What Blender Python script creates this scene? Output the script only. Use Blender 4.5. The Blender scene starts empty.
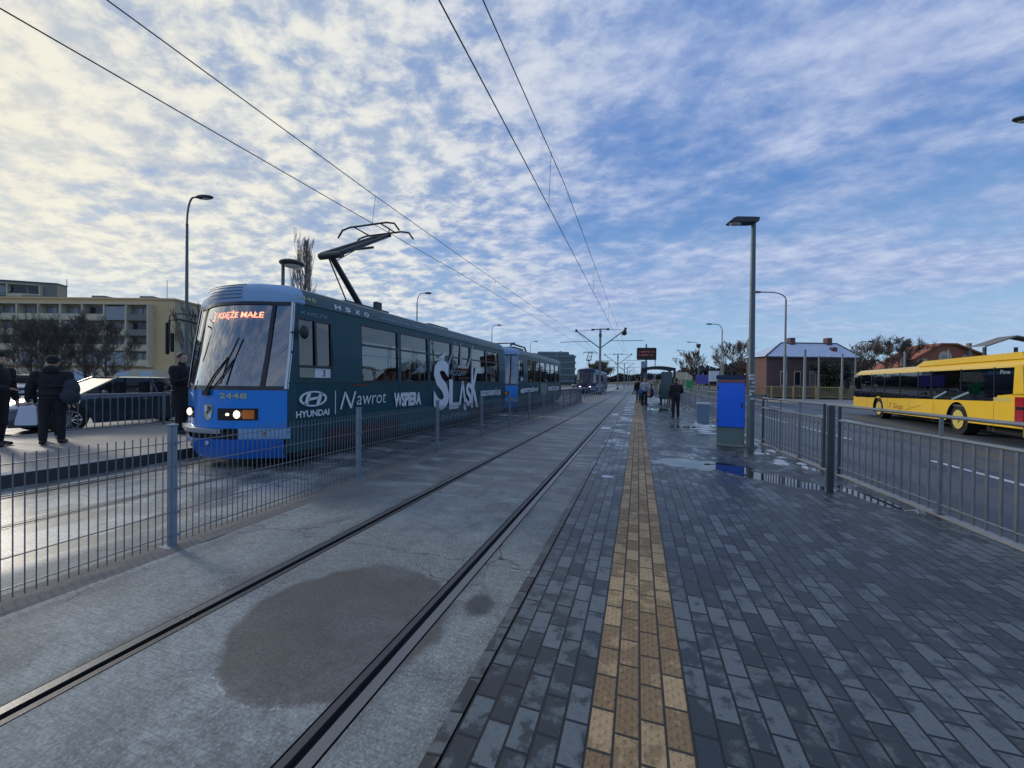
import bpy, bmesh, math, random
from math import sin, cos, pi, radians, sqrt, atan2
from mathutils import Vector, Matrix, noise as mnoise
C = bpy.context.scene.collection
SC = bpy.context.scene
rnd = random.Random(7)

# ------------------------------------------------------------------ helpers
class MB:
    def __init__(s): s.v = []; s.f = []; s.m = []; s.cm = 0
    def add(s, vs, fs):
        b = len(s.v); s.v += [tuple(p) for p in vs]
        for f in fs: s.f.append([i + b for i in f]); s.m.append(s.cm)
        return s
    def box(s, x0, x1, y0, y1, z0, z1):
        vs = [(x, y, z) for z in (z0, z1) for y in (y0, y1) for x in (x0, x1)]
        return s.add(vs, [(0, 2, 3, 1), (4, 5, 7, 6), (0, 1, 5, 4), (2, 6, 7, 3), (0, 4, 6, 2), (1, 3, 7, 5)])
    def bbox(s, x0, x1, y0, y1, z0, z1, b=.01):
        bm = bmesh.new(); bmesh.ops.create_cube(bm, size=1)
        for v in bm.verts:
            v.co = ((x0 + x1) / 2 + v.co.x * (x1 - x0), (y0 + y1) / 2 + v.co.y * (y1 - y0), (z0 + z1) / 2 + v.co.z * (z1 - z0))
        bmesh.ops.bevel(bm, geom=bm.edges[:], offset=b, segments=2, affect='EDGES')
        return s.bm(bm)
    def bm(s, bm, mt=None):
        bm.verts.index_update()
        vs = [(mt @ v.co if mt else v.co)[:] for v in bm.verts]
        s.add(vs, [[v.index for v in f.verts] for f in bm.faces]); bm.free(); return s
    def prism(s, poly, axis, a, b):
        n = len(poly)
        def P(p, t):
            return {'x': (t, p[0], p[1]), 'y': (p[0], t, p[1]), 'z': (p[0], p[1], t)}[axis]
        vs = [P(p, a) for p in poly] + [P(p, b) for p in poly]
        fs = [list(range(n))[::-1], list(range(n, 2 * n))] + [(i, (i + 1) % n, n + (i + 1) % n, n + i) for i in range(n)]
        return s.add(vs, fs)
    def tube(s, pts, rad, n=8, cap=True):
        pts = [Vector(p) for p in pts]
        if not hasattr(rad, '__len__'): rad = [rad] * len(pts)
        base = None; rings = []; up = None
        for i, p in enumerate(pts):
            d = (pts[min(i + 1, len(pts) - 1)] - pts[max(i - 1, 0)]).normalized()
            if up is None: up = d.orthogonal().normalized()
            up = (up - d * up.dot(d))
            up = up.normalized() if up.length > 1e-6 else d.orthogonal().normalized()
            w = d.cross(up)
            rings.append([p + (up * cos(2 * pi * k / n) + w * sin(2 * pi * k / n)) * rad[i] for k in range(n)])
        vs = [q for r in rings for q in r]; fs = []
        for i in range(len(pts) - 1):
            for k in range(n):
                a = i * n + k; b = i * n + (k + 1) % n
                fs.append((a, b, b + n, a + n))
        if cap:
            fs.append(list(range(n))[::-1]); m = (len(pts) - 1) * n; fs.append([m + k for k in range(n)])
        return s.add(vs, fs)
    def ell(s, c, r, seg=14, rings=9, rot=None):
        vs = []; fs = []
        for i in range(rings + 1):
            t = pi * i / rings
            for k in range(seg):
                a = 2 * pi * k / seg
                p = Vector((sin(t) * cos(a) * r[0], sin(t) * sin(a) * r[1], cos(t) * r[2]))
                if rot: p = rot @ p
                vs.append(p + Vector(c))
        for i in range(rings):
            for k in range(seg):
                a = i * seg + k; b = i * seg + (k + 1) % seg
                if i == 0: fs.append((a, a + seg, b + seg))
                elif i == rings - 1: fs.append((a, a + seg, b))
                else: fs.append((a, a + seg, b + seg, b))
        return s.add(vs, fs)
    def cyl(s, c, r, h, axis='z', n=20, r2=None):
        e = {'x': Vector((1, 0, 0)), 'y': Vector((0, 1, 0)), 'z': Vector((0, 0, 1))}[axis]
        return s.tube([Vector(c), Vector(c) + e * h], [r, r if r2 is None else r2], n)
    def grid(s, fn, us, vs_):
        P = [fn(u, v) for v in vs_ for u in us]; w = len(us)
        return s.add(P, [(j * w + i, j * w + i + 1, (j + 1) * w + i + 1, (j + 1) * w + i) for j in range(len(vs_) - 1) for i in range(w - 1)])

def obj(name, mb, mats, parent=None, smooth=False, loc=None):
    me = bpy.data.meshes.new(name)
    used = sorted({i for f in mb.f for i in f})
    if len(used) < len(mb.v):
        ix = {j: i for i, j in enumerate(used)}; mb.v = [mb.v[j] for j in used]; mb.f = [[ix[i] for i in f] for f in mb.f]
    me.from_pydata(mb.v, [], mb.f); me.update()
    if not isinstance(mats, (list, tuple)): mats = [mats]
    for m in mats: me.materials.append(m)
    if len(mats) > 1: me.polygons.foreach_set('material_index', mb.m)
    if smooth:
        me.polygons.foreach_set('use_smooth', [True] * len(me.polygons))
        try: me.set_sharp_from_angle(angle=radians(38))
        except Exception: pass
    o = bpy.data.objects.new(name, me); C.objects.link(o)
    if parent: o.parent = parent
    if loc: o.location = loc
    return o
def tag(o, label, cat, group=None, kind=None):
    if label: o['label'] = label
    if cat: o['category'] = cat
    if group: o['group'] = group
    if kind: o['kind'] = kind
    return o
def thing(name, label, cat, loc=(0, 0, 0), rz=0, group=None):
    o = bpy.data.objects.new(name, None); C.objects.link(o); o.empty_display_size = .2
    o.location = loc; o.rotation_euler = (0, 0, rz)
    return tag(o, label, cat, group)
def struct(name, mb, m, kind='structure', smooth=False):
    o = obj(name, mb, m, smooth=smooth); o['kind'] = kind; return o
def dup(root, loc, rz, label, group=None):
    def cp(o, par):
        c = o.copy(); C.objects.link(c)
        if par: c.parent = par
        for ch in list(o.children):
            cp(ch, c)
        return c
    r = cp(root, None); r.location = loc; r.rotation_euler = (0, 0, rz); r['label'] = label
    if group: r['group'] = group
    return r

# text -> 2D mesh in the unit box (x 0..1, y 0..1)
def text2d(s, bold=0.0, shear=0.0, res=3):
    cu = bpy.data.curves.new('lettering', 'FONT'); cu.body = s; cu.size = 1; cu.resolution_u = res
    cu.offset = bold; cu.shear = shear
    o = bpy.data.objects.new('lettering', cu); C.objects.link(o)
    dg = bpy.context.evaluated_depsgraph_get(); dg.update()
    me = bpy.data.meshes.new_from_object(o.evaluated_get(dg))
    vs = [v.co.copy() for v in me.vertices]; fs = [list(p.vertices) for p in me.polygons]
    bpy.data.objects.remove(o); bpy.data.curves.remove(cu); bpy.data.meshes.remove(me)
    xs = [v.x for v in vs]; ys = [v.y for v in vs]
    x0, x1, y0, y1 = min(xs), max(xs), min(ys), max(ys)
    return [((v.x - x0) / (x1 - x0), (v.y - y0) / (y1 - y0)) for v in vs], fs
def lettering(mb, s, fn, **k):
    vs, fs = text2d(s, **k)
    return mb.add([fn(u, v) for u, v in vs], fs)

# ------------------------------------------------------------------ materials
def nm(name):
    m = bpy.data.materials.new(name); m.use_nodes = True
    nt = m.node_tree; b = nt.nodes['Principled BSDF']
    return m, nt, b
def N(nt, t, **k):
    n = nt.nodes.new(t)
    for a, v in k.items():
        if a.startswith('i_'): n.inputs[a[2:].replace('_', ' ')].default_value = v
        else: setattr(n, a, v)
    return n
def L(nt, a, b): nt.links.new(a, b)
def math_(nt, op, a, b=None, c=None, clamp=False):
    n = nt.nodes.new('ShaderNodeMath'); n.operation = op; n.use_clamp = clamp
    for i, x in enumerate((a, b, c)):
        if x is None: continue
        if hasattr(x, 'links'): nt.links.new(x, n.inputs[i])
        else: n.inputs[i].default_value = x
    return n.outputs[0]
def mixc(nt, f, a, b, mode='MIX'):
    n = nt.nodes.new('ShaderNodeMix'); n.data_type = 'RGBA'; n.blend_type = mode
    for s, x in ((n.inputs[0], f), (n.inputs[6], a), (n.inputs[7], b)):
        if hasattr(x, 'links'): nt.links.new(x, s)
        elif isinstance(x, (int, float)): s.default_value = x
        else: s.default_value = (*x[:3], 1)
    return n.outputs[2]
def ramp(nt, f, lo, hi, a=0., b=1.):
    n = nt.nodes.new('ShaderNodeMapRange'); n.interpolation_type = 'SMOOTHSTEP'
    nt.links.new(f, n.inputs[0]); n.inputs[1].default_value = lo; n.inputs[2].default_value = hi
    n.inputs[3].default_value = a; n.inputs[4].default_value = b
    return n.outputs[0]
def nz(nt, co, scale, detail=4, rough=.55, sc=None):
    if sc:
        mp = N(nt, 'ShaderNodeMapping'); mp.inputs['Scale'].default_value = sc; L(nt, co, mp.inputs[0]); co = mp.outputs[0]
    n = N(nt, 'ShaderNodeTexNoise'); n.inputs['Scale'].default_value = scale; n.inputs['Detail'].default_value = detail
    n.inputs['Roughness'].default_value = rough; L(nt, co, n.inputs['Vector']); return n.outputs[0]
def bump(nt, b, h, strength=.3, dist=.01):
    n = N(nt, 'ShaderNodeBump'); n.inputs['Strength'].default_value = strength; n.inputs['Distance'].default_value = dist
    L(nt, h, n.inputs['Height']); L(nt, n.outputs[0], b.inputs['Normal'])
def mat(name, col, rough=.6, metal=0., var=.12, scale=5., bmp=0., bscale=40., dirt=0., dirtcol=(.12, .11, .10), coat=0., stretch=None):
    m, nt, b = nm(name)
    tc = N(nt, 'ShaderNodeTexCoord'); co = tc.outputs['Object']
    n1 = nz(nt, co, scale, 5, .6, stretch)
    c = mixc(nt, n1, [x * (1 - var) for x in col], [min(1, x * (1 + var)) for x in col])
    if dirt:
        n2 = nz(nt, co, scale * .6, 8, .7)
        c = mixc(nt, ramp(nt, n2, .5, .75, 0, dirt), c, dirtcol)
    L(nt, c, b.inputs['Base Color']); b.inputs['Metallic'].default_value = metal
    L(nt, ramp(nt, n1, .2, .8, rough * .88, min(1, rough * 1.12)), b.inputs['Roughness'])
    if coat: b.inputs['Coat Weight'].default_value = coat; b.inputs['Coat Roughness'].default_value = .06
    if bmp: bump(nt, b, nz(nt, co, bscale, 4), bmp, .01)
    return m
def emis(name, col, st):
    m, nt, b = nm(name); b.inputs['Base Color'].default_value = (*col, 1)
    b.inputs['Emission Color'].default_value = (*col, 1); b.inputs['Emission Strength'].default_value = st; return m
def glass(name, tint=(.42, .47, .5), refl=1., rough=.02):
    m = bpy.data.materials.new(name); m.use_nodes = True; nt = m.node_tree
    nt.nodes.remove(nt.nodes['Principled BSDF']); out = nt.nodes['Material Output']
    tr = N(nt, 'ShaderNodeBsdfTransparent'); tr.inputs[0].default_value = (*tint, 1)
    gl = N(nt, 'ShaderNodeBsdfGlossy'); gl.inputs['Roughness'].default_value = rough
    fr = N(nt, 'ShaderNodeFresnel'); fr.inputs[0].default_value = 1.5
    tc = N(nt, 'ShaderNodeTexCoord')
    bp = N(nt, 'ShaderNodeBump'); bp.inputs['Strength'].default_value = .05; bp.inputs['Distance'].default_value = .02
    L(nt, nz(nt, tc.outputs['Object'], 2.5, 2), bp.inputs['Height']); L(nt, bp.outputs[0], gl.inputs['Normal'])
    f = math_(nt, 'MULTIPLY_ADD', fr.outputs[0], 1.6 * refl, .06 * refl, clamp=True)
    mx = N(nt, 'ShaderNodeMixShader'); L(nt, f, mx.inputs[0]); L(nt, tr.outputs[0], mx.inputs[1]); L(nt, gl.outputs[0], mx.inputs[2])
    L(nt, mx.outputs[0], out.inputs[0]); return m

M = {}
M['galv'] = mat('galvanised steel', (.30, .34, .38), .42, .6, .15, 9, .1, 60)
M['galv_blue'] = mat('blue grey fence paint', (.19, .25, .31), .5, .2, .15, 9, .1, 60, .3)
M['wire'] = mat('dark fence wire', (.15, .18, .21), .5, .4, .1, 9)
M['rail_bar'] = mat('railing steel', (.20, .23, .25), .42, .5, .2, 6, .1, 60, .35, (.12, .13, .14))
M['rail_dark'] = mat('railing post steel', (.06, .075, .09), .5, .4, .2, 6, .1, 60)
M['lamp_pole'] = mat('green grey pole paint', (.10, .14, .15), .5, .3, .2, 5, .1, 50, .3)
M['pole_grey'] = mat('weathered concrete grey pole', (.20, .23, .25), .6, .2, .2, 4)
M['lamp_head'] = mat('dark lamp housing', (.035, .045, .05), .45, .1, .2, 8)
M['lens'] = mat('frosted lamp lens', (.55, .58, .6), .25, 0, .05)
M['black'] = mat('black rubber', (.012, .013, .015), .5, 0, .2, 10)
M['black_gloss'] = mat('black gloss trim', (.012, .014, .018), .15, 0, .1, 10)
M['cable'] = mat('overhead cable', (.02, .02, .024), .5, .3, .1)
M['green_side'] = mat('dark petrol green tram wrap', (.018, .075, .098), .38, 0, .10, 2, .03, 3, .12, (.03, .04, .045))
M['green_side'].node_tree.nodes['Principled BSDF'].inputs['Specular IOR Level'].default_value = .22
M['green_roof'] = mat('teal tram cornice', (.035, .085, .095), .4, 0, .15, 3, .05, 10, .3, (.05, .06, .06))
M['blue_front'] = mat('bright blue tram paint', (.0, .21, .70), .22, 0, .06, 3, .0, 5, .18, (.01, .06, .2), coat=.5)
M['blue_skirt'] = mat('blue lower skirt', (.0, .125, .56), .35, 0, .1, 3, .03, 10, .25, (.01, .04, .15))
M['cap_blue'] = mat('pale blue cap paint', (.22, .38, .58), .62, 0, .08, 3, 0, 5, .3, (.12, .2, .28))
M['white_text'] = mat('white lettering', (.62, .68, .74), .4, 0, .05)
M['pale_text'] = mat('pale translucent lettering', (.20, .29, .36), .4, 0, .15, 4)
M['gold_text'] = mat('gold number lettering', (.50, .46, .22), .4, 0, .1)
M['frame'] = mat('dark window frame', (.025, .035, .042), .4, .2, .1)
M['under'] = mat('undercarriage grime', (.018, .019, .022), .8, .1, .4, 8, .2, 30)
M['interior'] = mat('vehicle interior grey', (.08, .09, .10), .7, 0, .2, 3)
M['seat'] = mat('seat plastic', (.05, .08, .15), .5, 0, .1)
M['glass_side'] = glass('tinted side glass', (.26, .31, .34), 1.25)
M['glass_front'] = glass('windscreen glass', (.34, .42, .48), 2.4)
M['glass_car'] = glass('car glass', (.30, .34, .38), .12, .35)
M['glass_clear'] = glass('clear panel glass', (.72, .78, .8), .8)
M['glass_bus'] = glass('dark bus glass', (.08, .11, .15), .75)
M['red_lens'] = mat('red tail lamp lens', (.35, .01, .02), .15, 0, .1, coat=.6)
M['orange_lens'] = mat('orange indicator lens', (.75, .18, .02), .2, 0, .1, coat=.6)
M['headlight'] = emis('lit headlamp', (1., .80, .52), 2.2)
M['headlight_w'] = emis('lit white headlamp', (.9, .95, 1.), 3.)
M['led'] = emis('orange led dots', (1., .24, .09), 9.0)
M['tyre'] = mat('tyre rubber', (.010, .010, .011), .8, 0, .2, 10)
M['rim'] = mat('wheel rim metal', (.35, .37, .40), .3, .8, .1)
M['rim_yellow'] = mat('dirty yellow wheel disc', (.55, .45, .12), .55, 0, .2, 6, 0, 5, .5, (.2, .17, .1))
M['bus_yellow'] = mat('bus yellow paint', (.80, .52, .018), .3, 0, .05, 2, 0, 5, .22, (.5, .30, .05), coat=.4)
M['bus_text'] = mat('brown bus lettering', (.28, .13, .02), .5)
M['car_blue'] = mat('dark blue grey car paint', (.018, .035, .06), .22, .3, .1, 2, coat=.9)
M['car_white'] = mat('pale silver car paint', (.38, .40, .42), .5, .0, .1, 2)
M['car_black'] = mat('black car paint', (.02, .022, .027), .22, .1, .1, 2, coat=.8)
M['car_silver'] = mat('silver grey car paint', (.28, .30, .33), .28, .4, .1, 2, coat=.8)
M['skin'] = mat('skin', (.50, .30, .22), .5, 0, .06, 8)
M['hair'] = mat('dark hair', (.02, .015, .012), .6, 0, .3, 20, .5, 90)
M['hair_light'] = mat('brown blond hair', (.26, .16, .09), .6, 0, .3, 20, .5, 90)
def cloth(n, c): return mat(n, c, .88, 0, .22, 9, .6, 24)
M['coat_black'] = cloth('black coat cloth', (.012, .014, .019))
M['coat_navy'] = cloth('navy jacket cloth', (.014, .02, .036))
M['trouser'] = cloth('dark trouser cloth', (.013, .014, .019))
M['jeans'] = cloth('blue jeans cloth', (.05, .085, .15))
M['coat_beige'] = cloth('beige coat cloth', (.32, .30, .25))
M['coat_purple'] = cloth('plum jacket cloth', (.07, .02, .06))
M['coat_pale'] = cloth('pale blue jacket cloth', (.28, .33, .42))
M['shoe'] = mat('black shoe leather', (.015, .015, .017), .5)
M['shoe_white'] = mat('white trainer', (.5, .52, .55), .6)
M['bag_white'] = mat('white paper bag', (.6, .64, .75), .7, 0, .08, 6, .3, 8)
M['backpack'] = cloth('dark grey backpack cloth', (.03, .042, .055))
M['snow'] = mat('old snow', (.50, .56, .63), .6, 0, .25, 22, 1., 50, .6, (.14, .16, .18))
M['bark'] = mat('bare bark', (.085, .07, .06), .9, 0, .3, 8, .5, 30)
M['twig'] = mat('bare twigs', (.10, .078, .062), .9, 0, .3, 6)
M['twig_dark'] = mat('dark dense twigs', (.115, .10, .08), .9, 0, .3, 6)
M['twig_pop'] = mat('poplar twigs', (.24, .20, .18), .9, 0, .3, 6)
M['leaf_dark'] = mat('dark evergreen leaves', (.022, .032, .022), .8, 0, .5, 3)
M['leaf_brown'] = mat('brown winter leaves', (.13, .105, .06), .85, 0, .5, 2)
M['wood_far'] = mat('far wood', (.045, .052, .058), .95, 0, .5, .3)
M['brick'] = None
# ---------------------------------------------------------------- brick walls
def brickmat(name, c1, c2, mortar, w=.25, h=.08, swap=None, rough=.85):
    m, nt, b = nm(name); tc = N(nt, 'ShaderNodeTexCoord')
    sx = N(nt, 'ShaderNodeSeparateXYZ'); L(nt, tc.outputs['Object'], sx.inputs[0])
    cx = N(nt, 'ShaderNodeCombineXYZ')
    L(nt, math_(nt, 'ADD', sx.outputs[0], sx.outputs[1]), cx.inputs[0]); L(nt, sx.outputs[2], cx.inputs[1])
    br = N(nt, 'ShaderNodeTexBrick'); L(nt, cx.outputs[0], br.inputs['Vector'])
    br.inputs['Color1'].default_value = (*c1, 1); br.inputs['Color2'].default_value = (*c2, 1); br.inputs['Mortar'].default_value = (*mortar, 1)
    br.inputs['Scale'].default_value = 1; br.inputs['Brick Width'].default_value = w; br.inputs['Row Height'].default_value = h
    br.inputs['Mortar Size'].default_value = .008
    c = mixc(nt, ramp(nt, nz(nt, tc.outputs['Object'], .7, 6), .35, .7, 0, .5), br.outputs[0], [x * .5 for x in c1])
    L(nt, c, b.inputs['Base Color']); b.inputs['Roughness'].default_value = rough
    bump(nt, b, br.outputs['Fac'], -.3, .01); return m
M['brick'] = brickmat('old red brick', (.16, .085, .085), (.11, .06, .065), (.13, .11, .11))
M['brick_orange'] = brickmat('orange factory brick', (.42, .13, .06), (.32, .10, .05), (.25, .18, .14))
M['plaster'] = mat('cream plaster', (.52, .45, .33), .85, 0, .1, 1, 0, 5, .3, (.3, .26, .2))
M['panel_yellow'] = mat('ochre panel plaster', (.60, .44, .24), .85, 0, .08, .3, 0, 5, .25, (.25, .19, .1))
M['panel_gable'] = mat('olive grey gable plaster', (.38, .34, .24), .85, 0, .08, .3, 0, 5, .25, (.14, .13, .1))
M['panel_white'] = mat('pale balcony panel', (.55, .49, .35), .8, 0, .12, .8, 0, 5, .35, (.25, .24, .22))
M['panel_grey'] = mat('grey panel', (.19, .19, .17), .8, 0, .12, .5)
M['panel_red'] = mat('reddish panel', (.20, .13, .13), .8, 0, .12, .5)
M['win_dark'] = mat('dark window pane', (.025, .032, .045), .08, 0, .4, .6)
M['win_pale'] = mat('pale curtain window', (.22, .24, .26), .2, 0, .3, .6)
M['shop_white'] = mat('pale blue shop front', (.42, .52, .60), .6, 0, .08, .5)
M['roof_snow'] = mat('snow dusted roof', (.50, .57, .70), .75, 0, .15, 1.2, .2, 8, .35, (.25, .30, .38))
M['roof_dark'] = mat('dark roof edge', (.05, .055, .065), .7)
M['glass_green'] = mat('green office glass', (.045, .085, .10), .1, 0, .3, .3)
M['office_band'] = mat('pale office bands', (.16, .21, .25), .6, 0, .1, .5)
M['fence_yellow'] = mat('dirty yellow railing', (.36, .29, .13), .6, 0, .2, 2)
M['poster_blue'] = mat('blue poster panel', (.0, .14, .85), .3, 0, .06, 1.5, 0, 5, .1, (.0, .03, .2), coat=.2)
M['navy'] = mat('navy panel', (.01, .02, .09), .4)
M['cab_grey'] = mat('grey green cabinet', (.15, .20, .20), .55, 0, .1, 4, .05, 30, .4, (.09, .11, .11))
M['bin_blue'] = mat('blue grey plastic bin', (.13, .22, .32), .5, 0, .12, 5)
M['bin_pale'] = mat('pale bin side', (.40, .46, .52), .5, 0, .12, 5)
M['sticker'] = mat('torn white stickers', (.45, .5, .55), .7, 0, .3, 18)
M['kerb'] = mat('pale concrete kerb', (.30, .31, .31), .85, 0, .2, 6, .4, 60, .4, (.14, .14, .14))
M['dark_steel'] = mat('shelter frame', (.02, .026, .032), .4, .3, .15)
M['blue_kiosk'] = mat('mid blue panel', (.05, .14, .24), .5, 0, .1, 2)
M['purple'] = mat('violet sign', (.10, .08, .38), .4)
M['green_sign'] = mat('green sign', (.02, .30, .10), .4)
M['rust'] = mat('brown dark panel', (.02, .035, .05), .6)
M['poster'] = mat('coloured artwork reflection', (.2, .1, .1), .4)

# ---------------------------------------------------------------- ground materials
def ground_nodes(name):
    m, nt, b = nm(name); g = N(nt, 'ShaderNodeNewGeometry'); s = N(nt, 'ShaderNodeSeparateXYZ')
    L(nt, g.outputs['Position'], s.inputs[0]); return m, nt, b, g.outputs['Position'], s.outputs[0], s.outputs[1]

def paver(name, c1, c2, mort, yellow=False):
    m, nt, b, P, X, Y = ground_nodes(name)
    cx = N(nt, 'ShaderNodeCombineXYZ')
    # slight irregularity of the laying
    wob = nz(nt, P, 1.3, 2)
    L(nt, math_(nt, 'MULTIPLY_ADD', wob, .012, Y), cx.inputs[0])
    L(nt, math_(nt, 'ADD', math_(nt, 'MULTIPLY_ADD', nz(nt, P, 2.1, 2), .002, X), -.0260 + 3), cx.inputs[1])
    br = N(nt, 'ShaderNodeTexBrick'); L(nt, cx.outputs[0], br.inputs['Vector'])
    br.inputs['Color1'].default_value = (0, 0, 0, 1); br.inputs['Color2'].default_value = (1, 1, 1, 1); br.inputs['Mortar'].default_value = (.5, .5, .5, 1)
    for k, v in (('Scale', 1), ('Brick Width', .2), ('Row Height', .1), ('Mortar Size', .0068), ('Mortar Smooth', .45), ('Bias', 0)):
        br.inputs[k].default_value = v
    fac = br.outputs['Fac']
    tone = N(nt, 'ShaderNodeSeparateColor'); L(nt, br.outputs[0], tone.inputs[0]); t = tone.outputs[0]
    big = nz(nt, P, .9, 4); mid = nz(nt, P, 9, 6, .65); fine = nz(nt, P, 60, 4, .7)
    # damp blotches: each brick dries at its own speed
    damp = math_(nt, 'ADD', math_(nt, 'MULTIPLY', mid, 1.0), math_(nt, 'ADD', math_(nt, 'MULTIPLY', t, -.22), math_(nt, 'MULTIPLY', big, .55)))
    damp = math_(nt, 'ADD', damp, math_(nt, 'MULTIPLY', fine, .12))
    damp = ramp(nt, damp, .66, .76)
    col = mixc(nt, t, c1, c2)
    col = mixc(nt, ramp(nt, fine, .3, .7), mixc(nt, .0, col, col), mixc(nt, .75, col, [1.25 * x for x in c2]))
    wetc = [x * .42 for x in c1] if not yellow else [c1[0] * .5, c1[1] * .42, c1[2] * .3]
    col = mixc(nt, math_(nt, 'MULTIPLY', damp, .85 if not yellow else .55), col, wetc)
    grit = nz(nt, P, 170, 3, .7); col = mixc(nt, ramp(nt, grit, .42, .30, 0, .55), col, [x * .3 for x in c1])
    gr2 = nz(nt, P, 26, 6, .75); col = mixc(nt, ramp(nt, gr2, .55, .70, 0, .55), col, [x * .35 for x in c1]); col = mixc(nt, ramp(nt, nz(nt, P, .45, 4, .6), .45, .7, 0, .12), col, [x * .4 for x in c1])
    # puddles
    def ell(cx_, cy_, rx, ry, ang):
        dx = math_(nt, 'SUBTRACT', X, cx_); dy = math_(nt, 'SUBTRACT', Y, cy_)
        u = math_(nt, 'ADD', math_(nt, 'MULTIPLY', dx, cos(ang) / rx), math_(nt, 'MULTIPLY', dy, sin(ang) / rx))
        v = math_(nt, 'ADD', math_(nt, 'MULTIPLY', dx, -sin(ang) / ry), math_(nt, 'MULTIPLY', dy, cos(ang) / ry))
        return math_(nt, 'SQRT', math_(nt, 'ADD', math_(nt, 'MULTIPLY', u, u), math_(nt, 'MULTIPLY', v, v)))
    edge = math_(nt, 'MULTIPLY', math_(nt, 'SUBTRACT', nz(nt, P, 2.6, 6, .6), .5), 1.6)
    e = math_(nt, 'MINIMUM', ell(1.75, 6.80, 1.0, .26, radians(-42)), ell(1.0, 7.35, .75, .42, radians(-8)))
    e = math_(nt, 'MINIMUM', e, ell(2.75, 6.0, .55, .12, radians(-80)))
    e = math_(nt, 'MINIMUM', e, ell(1.5, 13.4, .5, .35, 0))
    e = math_(nt, 'MINIMUM', e, ell(1.2, 21.5, .8, 1.0, 0))
    pud = ramp(nt, math_(nt, 'ADD', e, edge), .92, 1.04, 1, 0)
    far = ramp(nt, Y, 2.2, 9, 0, 1)
    wet = math_(nt, 'MULTIPLY', far, ramp(nt, nz(nt, P, 1.4, 5, .6), .36, .60))
    wet = math_(nt, 'MAXIMUM', wet, math_(nt, 'MULTIPLY', damp, .62))
    wet = math_(nt, 'ADD', wet, math_(nt, 'MULTIPLY', math_(nt, 'SUBTRACT', t, .5), .35))
    if yellow: wet = math_(nt, 'MULTIPLY', wet, .35)
    mortc = mixc(nt, 0, mort, mort)
    col = mixc(nt, fac, col, mortc)
    col = mixc(nt, math_(nt, 'MULTIPLY', pud, .8), col, (.012, .014, .017))
    L(nt, col, b.inputs['Base Color'])
    r = math_(nt, 'SUBTRACT', .74 if yellow else .62, math_(nt, 'MULTIPLY', wet, .42))
    r = math_(nt, 'ADD', r, math_(nt, 'MULTIPLY', math_(nt, 'SUBTRACT', fine, .5), .2))
    r = math_(nt, 'MULTIPLY', r, math_(nt, 'SUBTRACT', 1, math_(nt, 'MULTIPLY', pud, .985)))
    L(nt, r, b.inputs['Roughness'])
    h = math_(nt, 'SUBTRACT', math_(nt, 'MULTIPLY', fine, .12), fac)
    h = math_(nt, 'ADD', h, math_(nt, 'MULTIPLY', t, .35))
    if yellow:
        dots = math_(nt, 'MULTIPLY', math_(nt, 'SINE', math_(nt, 'MULTIPLY', X, 2 * pi / .05)), math_(nt, 'SINE', math_(nt, 'MULTIPLY', Y, 2 * pi / .05)))
        h = math_(nt, 'ADD', h, math_(nt, 'MULTIPLY', ramp(nt, dots, .3, .8), .8))
    h = math_(nt, 'MULTIPLY', h, math_(nt, 'SUBTRACT', 1, math_(nt, 'MINIMUM', math_(nt, 'MULTIPLY', pud, 1.3), 1)))
    bump(nt, b, h, .75, .005)
    return m
M['paver'] = paver('wet grey concrete pavers', (.038, .048, .054), (.108, .132, .142), (.005, .006, .008))
M['paver_y'] = paver('tactile yellow pavers', (.235, .155, .075), (.37, .265, .14), (.03, .025, .02), True)

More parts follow.
